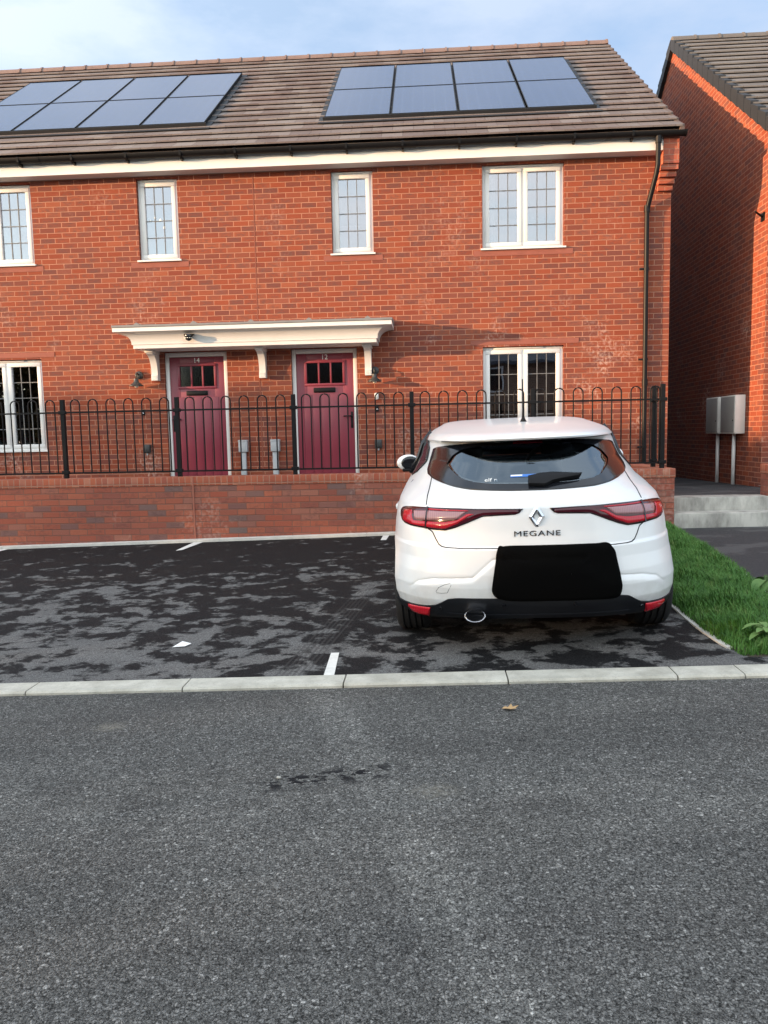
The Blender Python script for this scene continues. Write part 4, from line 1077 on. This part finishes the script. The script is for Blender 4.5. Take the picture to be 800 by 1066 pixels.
# tail lights
LT = [(.042, .8725), (.17, .8755), (.31, .876), (.44, .877), (.58, .876), (.74, .873), (.94, .866), (1.07, .857), (1.15, .847), (1.19, .83)]
LB = [(.042, .871), (.065, .841), (.155, .8375), (.26, .832), (.31, .815), (.38, .790), (.46, .765), (.54, .748), (.65, .748), (.76, .753), (.93, .756), (1.04, .762), (1.12, .776), (1.17, .80), (1.19, .825)]
def shrink(l, d): return [(a, h+d) for a, h in l]
for q in (1, -1):
    f_ = (lambda l: l) if q > 0 else mir
    o_ = (lambda a: (math.sin(a), -math.cos(a)-.05, .1))
    b = MB(); cols(b, S, f_(LT), f_(LB), .004, 64, 10, o_, .010); tl = part(b, 'tail_light', M['lens_edge'], smooth=True)
    b = MB(); cols(b, S, f_([(.055, .866)]+[(a, h-.006) for a, h in LT[1:-1]]), f_([(.062, .847)]+[(a, h+.006) for a, h in LB[2:-2]]), .006, 60, 10, o_, .006, .004); part(b, 'lens', M['lens_dark'], tl, smooth=True)
    b = MB()
    cols(b, S, f_([(.32, .8455), (.36, .847), (.40, .828), (.44, .810), (.54, .797), (.718, .793)]), f_([(.32, .842), (.36, .829), (.44, .789), (.54, .758), (.718, .761)]), .010, 24, 4, o_, .003, .003)
    cols(b, S, f_([(.736, .793), (.90, .790), (.93, .845), (1.08, .838)]), f_([(.736, .763), (.95, .766), (1.08, .775)]), .010, 24, 4, o_, .003, .003)
    cols(b, S, f_([(.36, .866), (.718, .865)]), f_([(.36, .860), (.718, .857)]), .010, 14, 2, o_, .003)
    part(b, 'red_lens', M['lens_red'], tl, smooth=True)
    b = MB()
    cols(b, S, f_([(.38, .857), (.718, .853)]), f_([(.38, .854), (.44, .817), (.718, .801)]), .0105, 20, 5, o_, .003, .003)
    cols(b, S, f_([(.736, .851), (.895, .844)]), f_([(.736, .801), (.87, .797), (.895, .83)]), .0105, 14, 5, o_, .003, .003)
    part(b, 'clear_lens', M['lens_clear'], tl, smooth=True)
    b = MB(); cols(b, S, f_([(.719, .874), (.735, .8735)]), f_([(.719, .751), (.735, .752)]), .012, 3, 8, o_, .006); part(b, 'lens_divider', M['lens_edge'], tl)
# rear valance with reflectors, sensors and exhaust
VT = [(0, .363), (.40, .360), (.475, .352), (.54, .325), (.60, .303), (.70, .289), (.90, .283), (1.12, .285), (1.25, .29)]
VB = [(0, .235), (.45, .228), (.60, .212), (.70, .198), (.95, .198), (1.10, .22), (1.25, .27)]
oa = (lambda a: (math.sin(a), -math.cos(a)-.05, 0))
b = MB(); cols(b, S, mir(VT)+VT[1:], mir(VB)+VB[1:], .008, 120, 12, oa, .03); val = part(b, 'rear_valance', M['valance'], auto=50)
b = MB(); cols(b, S, mir([(0, .262), (.50, .262)])+[(.50, .262)], mir([(0, .254), (.50, .252)])+[(.50, .252)], .014, 60, 2, oa, .006); part(b, 'valance_lip', M['valance'], val, auto=50)
for q in (1, -1):
    f_ = (lambda l: l) if q > 0 else mir
    b = MB(); cols(b, S, f_([(.655, .284), (.94, .276)]), f_([(.655, .278), (.70, .212), (.87, .208), (.94, .25)]), .013, 18, 6, oa, .006, .004); part(b, 'reflector', M['reflector'], smooth=True)
b = MB()
for a, h in ((-.55, .292), (.62, .275), (-.12, .325), (.13, .325)):
    p = on(S, a, h, .009, oa(a)); n = nrm_of(S, a, h, oa(a)); bm = bmesh.new(); bmesh.ops.create_cone(bm, cap_ends=True, segments=16, radius1=.012, radius2=.010, depth=.008)
    b.bm(bm, Matrix.Translation(p) @ n.to_track_quat('Z', 'Y').to_matrix().to_4x4())
part(b, 'parking_sensor', M['blackgloss'], val)
b = MB(); ex_x, ex_h = -.362, .264; k = 32
for (r0, y) in ((1., .055), (1.08, .022), (1.0, .014), (.82, .026), (.82, .20)):
    b.v += [(ex_x+.060*r0*math.cos(2*math.pi*j/k), y, ex_h+.036*r0*math.sin(2*math.pi*j/k)) for j in range(k)]
b.v += [(ex_x+.060*math.cos(2*math.pi*j/k), .5, ex_h+.036*math.sin(2*math.pi*j/k)) for j in range(k)]
for i, i2 in ((0, 1), (1, 2), (2, 3), (3, 4), (0, 5)):
    for j in range(k): b.f.append((i*k+j, i*k+(j+1) % k, i2*k+(j+1) % k, i2*k+j))
exo = part(b, 'exhaust', M['chrome'], auto=50)
b = MB(); b.add([(ex_x+.049*math.cos(2*math.pi*j/k), .12, ex_h+.029*math.sin(2*math.pi*j/k)) for j in range(k)], [tuple(range(k))]); part(b, 'exhaust_bore', M['flat_black'], exo)
# made-up black panel where the number plate would show
pc = []; 
for i in range(96):
    th = 2*math.pi*i/96; cs, sn = math.cos(th), math.sin(th); e = 2/7.
    pc.append((0.114+.293*math.copysign(abs(cs)**e, cs), .508-.012*cs+.158*math.copysign(abs(sn)**e, sn)))
b = MB(); ring(b, S, [(.114+(a-.114)*.002, .508+(h-.508)*.002) for a, h in pc], pc, .018, 8, (0, -1, 0)); 
part(b, 'number_plate_blackout', M['flat_black'], smooth=True)
# seams
dk = plain('panel_gap', (.02, .02, .022), .8, spec=.1)
b = MB()
for q in (1, -1):
    pts = [(.79, 1.012), (.775, .935), (.758, .88), (.735, .875)]
    b.tube([on(S, q*a, h, .0, oa(a)) for a, h in [(.79, 1.02), (.785, .97), (.775, .93), (.760, .885)]], .0036, 6)
    b.tube([on(S, q*a, h, .0, oa(a)) for a, h in [(.727, .76), (.705, .75), (.685, .745), (.660, .735), (.625, .695), (.595, .666), (.565, .655), (.52, .6515), (.42, .6505), (.3, .651), (.2, .652), (.1, .6525), (0, .653)]], .0036, 6)
part(b, 'tailgate_seam', dk, smooth=True)
b = MB(); hk = [(-.551, .4187), (-.50, .438), (-.459, .4467), (-.449, .4356), (-.465, .41), (-.48, .388), (-.53, .383), (-.575, .383), (-.578, .392)]
b.tube([on(S, a, h, 0, oa(a)) for a, h in hk], .0014, 5, closed=True); part(b, 'towing_eye_cover', dk)
# emblem and lettering
b = MB(); yb = S(0, .826).y-.006; zc = .826; w2_, h2 = .043, .057
o6 = [(-.009, h2), (.009, h2), (w2_, .004), (w2_, -.004), (.009, -h2), (-.009, -h2), (-w2_, -.004), (-w2_, .004)]
i4 = [(-.001, .027), (.001, .027), (.0155, .001), (.0155, -.001), (.001, -.027), (-.001, -.027), (-.0155, -.001), (-.0155, .001)]
mid = [((a[0]+c[0])/2, (a[1]+c[1])/2) for a, c in zip(o6, i4)]
n = 8
for pts, y in ((o6, 0.004), (o6, 0.), (mid, -.012), (i4, -.001), (i4, .004)): b.v += [(p[0], yb+y, zc+p[1]) for p in pts]
for i in range(4):
    for j in range(n): b.f.append((i*n+j, i*n+(j+1) % n, (i+1)*n+(j+1) % n, (i+1)*n+j))
part(b, 'emblem', M['chrome'])
tx = text_mesh('MEGANE', .0435, M['darkchrome'], car, Vector((0, S(0, .732).y-.0035, .7315)), 1.42, (R_(90), 0, 0), .0015, 'lettering', 1.12)
# wiper, brake light, stickers, aerial
b = MB(); cols(b, S, [(-.014, 1.022), (.02, 1.034), (.075, 1.037), (.254, 1.0245)], [(-.014, .984), (.035, .979), (.07, .996), (.12, 1.004), (.245, 1.016), (.254, 1.019)], .032, 24, 5, OUT, .024, .006); part(b, 'rear_wiper', M['black_metal'], auto=40)
b = MB(); cols(b, S, [(-.068, 1.2265), (.068, 1.2265)], [(-.068, 1.2175), (.068, 1.2175)], .0085, 10, 2, OUT, .004); part(b, 'brake_light', plain('dark_red_lens', (.20, .004, .02), .15))
b = MB(); cols(b, S, [(-.095, 1.0465), (.02, 1.0485)], [(-.095, 1.034), (.02, 1.036)], .0055, 10, 1, OUT, .002); st = part(b, 'window_sticker', M['stickerblue'], rw)
b = MB(); cols(b, S, [(-.093, 1.045), (-.035, 1.046)], [(-.093, 1.0385), (-.035, 1.0395)], .0065, 6, 1, OUT, .002); part(b, 'sticker_stripe', M['paper'], rw)
p = on(S, -.215, 1.021, .006, OUT); text_mesh('elf n', .036, M['paper'], rw, p, 1.25, (R_(48), 0, R_(-5)), .0004, 'sticker_lettering')
yb = 1.28; zb = 1.335
b = MB(); b.lathe([(.034, -.01), (.026, .008), (.012, .035), (.009, .055), (.006, .10), (.0045, .31)], (.035, yb, zb), 'z', 14)
an = part(b, 'aerial', M['black_metal'], smooth=True)
# mirrors and handles
for q in (-1, 1):
    b = MB(); bm = bmesh.new(); bmesh.ops.create_uvsphere(bm, u_segments=24, v_segments=14, radius=1)
    for v in bm.verts:
        p = v.co; v.co = Vector((q*.895+p.x*.105, 2.62+p.y*.075*(1 if p.y > 0 else .45), 1.005+p.z*.073))
    b.bm(bm); mi = part(b, 'door_mirror', M['carpaint'], smooth=True)
    b = MB(); bm = bmesh.new(); bmesh.ops.create_uvsphere(bm, u_segments=24, v_segments=10, radius=1)
    for v in bm.verts: p = v.co; v.co = Vector((q*(.895-.018)+p.x*.080, 2.585+p.y*.012, 1.003+p.z*.061))
    b.bm(bm); part(b, 'mirror_glass', M['blackgloss'], mi, smooth=True)
    b = MB(); b.box(min(q*.76, q*.86), max(q*.76, q*.86), 2.60, 2.66, .955, 1.0, .012); b.box(q*.88-.07, q*.88+.07, 2.575, 2.65, .925, .955, .012); part(b, 'mirror_foot', M['black_metal'], mi, auto=40)
    for y in (1.27, 2.10):
        b = MB(); x0 = SS(y, .775, 1).x; b.box(min(q*(x0+.014), q*(x0+.036)), max(q*(x0+.014), q*(x0+.036)), y-.105, y+.105, .758, .796, .009)
        for d in (-.085, .085): b.box(min(q*(x0-.01), q*(x0+.02)), max(q*(x0-.01), q*(x0+.02)), y+d-.014, y+d+.014, .762, .792, .004)
        part(b, 'door_handle', M['carpaint'], auto=40)
    fn = (lambda y, h, s_=q: SS(y, h, s_))
    for y0, y1 in ((1.30, 1.02), (2.12, 2.12), (3.18, 3.10)):
        b = MB(); b.tube([on(fn, y0+(y1-y0)*i/8, .30+.68*i/8, 0, (q, 0, 0)) for i in range(9)], .003, 6); part(b, 'door_seam', dk)
# wheels
for y, q in WHEELS:
    tc_ = q*.758; g = MB(); r = .316; hw = .1025
    prof = [(r-.095, -hw+.01), (r-.05, -hw-.004), (r-.02, -hw-.002), (r-.006, -hw+.012)]
    for gx in (-.058, -.02, .02, .058): prof += [(r, gx-.007), (r-.010, gx-.004), (r-.010, gx+.004), (r, gx+.007)]
    prof += [(r-.006, hw-.012), (r-.02, hw+.002), (r-.05, hw+.004), (r-.095, hw-.01)]
    w = MB(); w.lathe([(r-.11, -hw+.02), (r-.09, -hw+.012), (r-.10, -.05), (r-.13, 0), (r-.10, .05), (r-.09, hw-.012), (r-.11, hw-.02)], (tc_, y, r), 'x', 40)
    for s in range(5):
        a = 2*math.pi*s/5+.3; bm = bmesh.new(); bmesh.ops.create_cube(bm, size=1)
        for v in bm.verts: v.co = Vector((v.co.x*.03+q*.085, v.co.y*.05, v.co.z*.19+.115))
        w.bm(bm, Matrix.Translation((tc_, y, r)) @ Matrix.Rotation(a, 4, 'X'))
    w.lathe([(.05, q*.07), (.045, q*.105)], (tc_, y, r), 'x', 20)
    wo = part(w, 'wheel', M['rim'], auto=35)
    g.lathe(prof, (tc_, y, r), 'x', 56); part(g, 'tyre', M['tyre'], wo, auto=35)
    l = MB(); pr = [(y+.345*math.cos(math.pi*2*k/40), .318+.345*math.sin(math.pi*2*k/40)) for k in range(40)]
    for k in range(40):
        (y0, z0), (y1, z1) = pr[k], pr[(k+1) % 40]
        if (z0+z1)/2 > .24: l.quad((q*.58, y0, z0), (q*.76, y0, z0), (q*.76, y1, z1), (q*.58, y1, z1))
    l.add([(q*.58, y0, z0) for y0, z0 in pr if z0 > .2], [tuple(range(len([1 for y0, z0 in pr if z0 > .2])))])
    part(l, 'arch_liner', M['flat_black'])
b = MB(); b.box(-.62, .62, .34, 4.0, .20, .30, .02); b.box(-.45, .45, .55, 1.1, .17, .28, .03); part(b, 'underbody', M['flat_black'])
b = MB(); b.tube([(-.70, .776, .30), (.70, .776, .30)], .04, 10); part(b, 'axle', M['black_metal'])
# cabin
b = MB(); b.box(-.52, .52, .42, 1.18, .89, .92); part(b, 'parcel_shelf', M['seatcloth'])
b = MB(); b.box(-.64, .64, 1.22, 1.38, .45, .98, .05)
for x in (-.42, .42): b.box(x-.12, x+.12, 1.24, 1.33, .99, 1.10, .03)
part(b, 'rear_seat', M['seatcloth'], auto=40)
for x in (-.36, .36):
    b = MB(); b.box(x-.24, x+.24, 2.08, 2.22, .45, 1.02, .06); b.box(x-.13, x+.13, 2.06, 2.16, 1.05, 1.19, .04); b.box(x-.24, x+.24, 2.2, 2.7, .42, .56, .05)
    for d in (-.05, .05): b.tube([(x+d, 2.11, 1.0), (x+d, 2.11, 1.08)], .007, 6)
    part(b, 'front_seat', M['seatcloth'], auto=40)
b = MB(); b.box(-.66, .66, 2.95, 3.3, .6, .93, .04); part(b, 'dashboard', M['seatcloth'], auto=40)
b = MB(); b.tube([(.36+.185*math.cos(2*math.pi*k/32), 2.78-.05*math.sin(2*math.pi*k/32), .93+.175*math.sin(2*math.pi*k/32)) for k in range(32)], .016, 8, closed=True)
b.tube([(.18, 2.78, .93), (.54, 2.78, .93)], .02, 8); b.tube([(.36, 2.78, .93), (.36, 2.95, .86)], .03, 8); part(b, 'steering_wheel', M['seatcloth'], smooth=True)

# ------------------------------------------------------------------ verge: soil, grass, weeds
def lerp_x(l, y):
    l = sorted(l, key=lambda p: p[1]); return interp(y, [p[1] for p in l], [p[0] for p in l])
def vz(x, y):
    xl, xr = lerp_x(VERGE_L, y), lerp_x(PATH_E, y); t = max(0, min(1, (x-xl)/max(.05, xr-xl))); t2 = t*t*(3-2*t)
    return (gz(xl, y)+.012)*(1-t2)+(pz(xr, y)+.035)*t2+.03*math.sin(math.pi*t) if y > 5 else (gz(x, y)-.004)*(1-(y-4.3)/.7)+(y-4.3)/.7*((gz(xl, y)+.012)*(1-t2)+(pz(xr, y)+.035)*t2+.03*math.sin(math.pi*t))
b = MB(); ys = rng(4.30, 9.26, 40)
for y in ys:
    xl, xr = lerp_x(VERGE_L, y)+.012, max(lerp_x(PATH_E, y)-.012, lerp_x(VERGE_L, y)+.03)
    for k in range(9): x = xl+(xr-xl)*k/8; b.v.append((x, y, vz(x, y)))
for i in range(len(ys)-1):
    for k in range(8): b.f.append((i*9+k, i*9+k+1, (i+1)*9+k+1, (i+1)*9+k))
tag(b.build('verge_soil', M['soil'], fix=False, smooth=True), kind='structure')
rg = random.Random(5); b = MB(); cnt = 0
while cnt < 30000:
    y = 4.33+(9.24-4.33)*rg.random()**1.25; xl, xr = lerp_x(VERGE_L, y), lerp_x(PATH_E, y)
    if rg.random() > (xr-xl)/1.15: continue
    x = xl+(xr-xl)*rg.random()
    cl = mnoise.noise(Vector((x*3.3, y*3.3, 0))); cl2 = mnoise.noise(Vector((x*9, y*9, 4)))
    h = (.070+.05*cl+.035*cl2+rg.uniform(-.025, .05))
    ed = min(x-xl, xr-x); h *= .55+.45*min(1, max(0, ed)/.12)
    if h < .015: continue
    a = rg.uniform(0, 6.283)*.6+cl*3; ln = rg.uniform(.2, .85)*h; w = rg.uniform(.0016, .0032)
    z = vz(x, y); dx, dy = math.cos(a), math.sin(a); sx, sy = -dy*w, dx*w
    b.add([(x-sx, y-sy, z-.004), (x+sx, y+sy, z-.004), (x+sx*.8+dx*ln*.35, y+sy*.8+dy*ln*.35, z+h*.62), (x-sx*.8+dx*ln*.35, y-sy*.8+dy*ln*.35, z+h*.62), (x+dx*ln, y+dy*ln, z+h*(.95 if ln < .6*h else .8))],
          [(0, 1, 2, 3), (3, 2, 4)]); cnt += 1
tag(b.build('grass', M['grass'], fix=False), kind='stuff')
def leaf(b, base, d, length, width, droop, fold=.15, seg=6):
    d = Vector(d).normalized(); sidev = d.cross(Vector((0, 0, 1))).normalized(); p = Vector(base); rows = []
    for i in range(seg+1):
        t = i/seg; w = width*math.sin(math.pi*min(1, t*.93+.06))**.8*.5
        dd = (d+Vector((0, 0, -droop*t*1.6))).normalized()
        if i: p = p+dd*length/seg
        n = sidev.cross(dd).normalized()
        rows.append([p-sidev*w+n*w*fold, p, p+sidev*w+n*w*fold])
    k = len(b.v)
    for r in rows: b.v += [tuple(q) for q in r]
    for i in range(seg):
        for j in range(2): b.f.append((k+i*3+j, k+i*3+j+1, k+i*3+4+j, k+i*3+3+j))
def weed(x, y, n, ln, wd, lab, hgt, seed):
    rr = random.Random(seed); z = vz(x, y); g = (x, y, z); o = empty('weed_plant', g, lab, 'weed'); b = MB(); s_ = MB()
    for i in range(n):
        a = 2*math.pi*i/n*1.618*2+rr.uniform(-.3, .3); el = rr.uniform(.1, .75); hh = rr.uniform(.25, 1.)*hgt
        bx = (x+.02*math.cos(a), y+.02*math.sin(a), z+hh)
        leaf(b, bx, (math.cos(a), math.sin(a), el), ln*rr.uniform(.6, 1.1), wd*rr.uniform(.8, 1.15), rr.uniform(.5, 1.1))
    for i in range(5):
        a = rr.uniform(0, 6.28); s_.tube([(x, y, z-.01), (x+.012*math.cos(a), y+.012*math.sin(a), z+hgt*.6), (x+.03*math.cos(a), y+.03*math.sin(a), z+hgt)], .003, 5)
    b.build('leaves', M['weed'], o, g, fix=False, smooth=True); s_.build('stem', M['weed'], o, g)
weed(2.42, 5.60, 10, .17, .075, 'broad leaved weed among the grass by the footpath edge, at the right border', .15, 3)
weed(1.955, 4.50, 34, .13, .042, 'bushy pale green weed at the tip of the grass verge by the kerb', .11, 8)
# litter and a fallen leaf
b = MB(); x, y = -1.625, 4.80; z = gz(x, y)+.006
b.add([(x-.05, y-.028, z), (x+.03, y-.016, z+.002), (x+.062, y+.016, z+.012), (x-.004, y+.040, z+.020), (x+.005, y, z+.012)], [(0, 1, 4), (1, 2, 4), (2, 3, 4), (3, 0, 4)])
o = b.build('paper_scrap', M['paper'], fix=False); tag(o, 'small scrap of white paper lying on the dark empty parking bay', 'litter')
md = o.modifiers.new('s', 'SOLIDIFY'); md.thickness = .0012
b = MB(); x, y = .37, 3.60; z = gz(x, y)+.006
k = [(-.038, 0, 0), (-.02, .018, .006), (-.01, .006, .004), (.01, .030, .014), (.016, .010, .006), (.045, .016, .012), (.026, -.006, .004), (.03, -.022, .01), (.004, -.014, .003), (-.018, -.026, .010), (-.014, -.008, .004)]
b.add([(x, y, z+.003)]+[(x+p[0], y+p[1], z+p[2]) for p in k], [(0, i+1, (i+1) % len(k)+1) for i in range(len(k))])
o = b.build('fallen_leaf', M['deadleaf'], fix=False); tag(o, 'single dry tan leaf lying on the grey road in front of the kerb', 'leaf')
md = o.modifiers.new('s', 'SOLIDIFY'); md.thickness = .001
rr = random.Random(77)
for i, (x, y, lab) in enumerate(((-.62, 2.93, 'tiny pale pebble on the road left of the polished tyre track'),)):
    bm = bmesh.new(); bmesh.ops.create_icosphere(bm, subdivisions=2, radius=.008)
    for v in bm.verts: v.co = Vector((v.co.x*1.3, v.co.y, v.co.z*.7))*(1+rr.uniform(-.12, .12)); 
    b = MB(); b.bm(bm, Matrix.Translation((x, y, gz(x, y)+.005))); tag(b.build('pebble', M['step'], smooth=True), lab, 'stone')

# ------------------------------------------------------------------ unseen trees that show in the glass, and an evergreen row added to block the sun
def leaf_cloud(b, centres, n, size, rr):
    for i in range(n):
        c, rad = rr.choice(centres); 
        v = Vector((rr.gauss(0, 1), rr.gauss(0, 1), rr.gauss(0, 1))).normalized()*rad*rr.random()**.4
        p = Vector(c)+v; u = Vector((rr.gauss(0, 1), rr.gauss(0, 1), rr.gauss(0, 1))).normalized(); w = u.orthogonal().normalized(); s = size*rr.uniform(.6, 1.3)
        b.add([p-u*s, p+w*s*.55, p+u*s, p-w*s*.55], [(0, 1, 2, 3)])
def tree(x, y, top, rad, mat, lab, seed, n=14000, size=.17):
    rr = random.Random(seed); z0 = -1.7; g = (x, y, z0); o = empty('tree', g, lab, 'tree', 'trees along the far side of the road')
    t = MB(); hgt = top-z0; t.tube([(x, y, z0), (x+.1, y, z0+hgt*.3), (x-.05, y+.1, z0+hgt*.6), (x, y, z0+hgt*.92)], [.22, .17, .11, .03], 9)
    cs = []
    for i in range(13):
        a = i*2.4; zz = z0+hgt*(.10+.76*(i/13)); rr_ = rad*(1-.5*abs(i/13-.35))*rr.uniform(.55, .95)
        e = (x+rr_*math.cos(a), y+rr_*math.sin(a), zz+rr.uniform(.1, .5)); t.tube([(x, y, zz-.5), ((x+e[0])/2, (y+e[1])/2, zz), e], [.07, .045, .012], 6); cs.append((e, rad*.34))
    cs.append(((x, y, top-rad*.35), rad*.32)); t.build('trunk', M['bark'], o, g, smooth=True)
    b = MB(); leaf_cloud(b, cs, n, size, rr); b.build('crown', mat, o, g, fix=False)
tree(-21.5, -17, 5.2, 3.0, M['tree_leaf'], 'brown autumn tree mirrored in the lower left window', 1)
tree(-27, -20, 6.0, 3.3, M['tree_leaf'], 'taller autumn tree beside the brown one, mirrored in the glass', 2)
tree(-16.5, -20, 4.6, 2.6, M['tree_leaf'], 'shorter autumn tree nearest the road, mirrored in the glass', 3)
o = empty('shade_hedge', (-29, -2, -1.7), 'unseen evergreen row added far to the left to shade the ground floor', 'shade_hedge'); g = (-29, -2, -1.7); b = MB(); rr = random.Random(11); cs = []
y = -15.5
while y < 8.5:
    tp = SHADE_HEDGE_TOP+.55*mnoise.noise(Vector((y*.45, 3, 0)))+.35*mnoise.noise(Vector((y*1.3, 9, 0)))
    zz = -1.4
    while zz < tp-.3: cs.append(((-29+rr.uniform(-.3, .3), y, zz), .62)); zz += .5
    cs.append(((-29, y, tp-.35), .42)); y += .55
leaf_cloud(b, cs, 26000, .16, rr); b.build('foliage', M['conifer'], o, g, fix=False)
b = MB(); y = -15
while y < 8.5: b.tube([(-29, y, -1.8), (-29+.1, y+.05, .5), (-29, y, 2.2)], [.08, .06, .02], 6); y += 1.5
b.build('stem', M['bark'], o, g)

# ------------------------------------------------------------------ lift everything to the real ground level
bpy.context.view_layer.update()
for o in bpy.data.objects:
    if o.parent is None and o.type != 'CAMERA': o.location.z += ZC
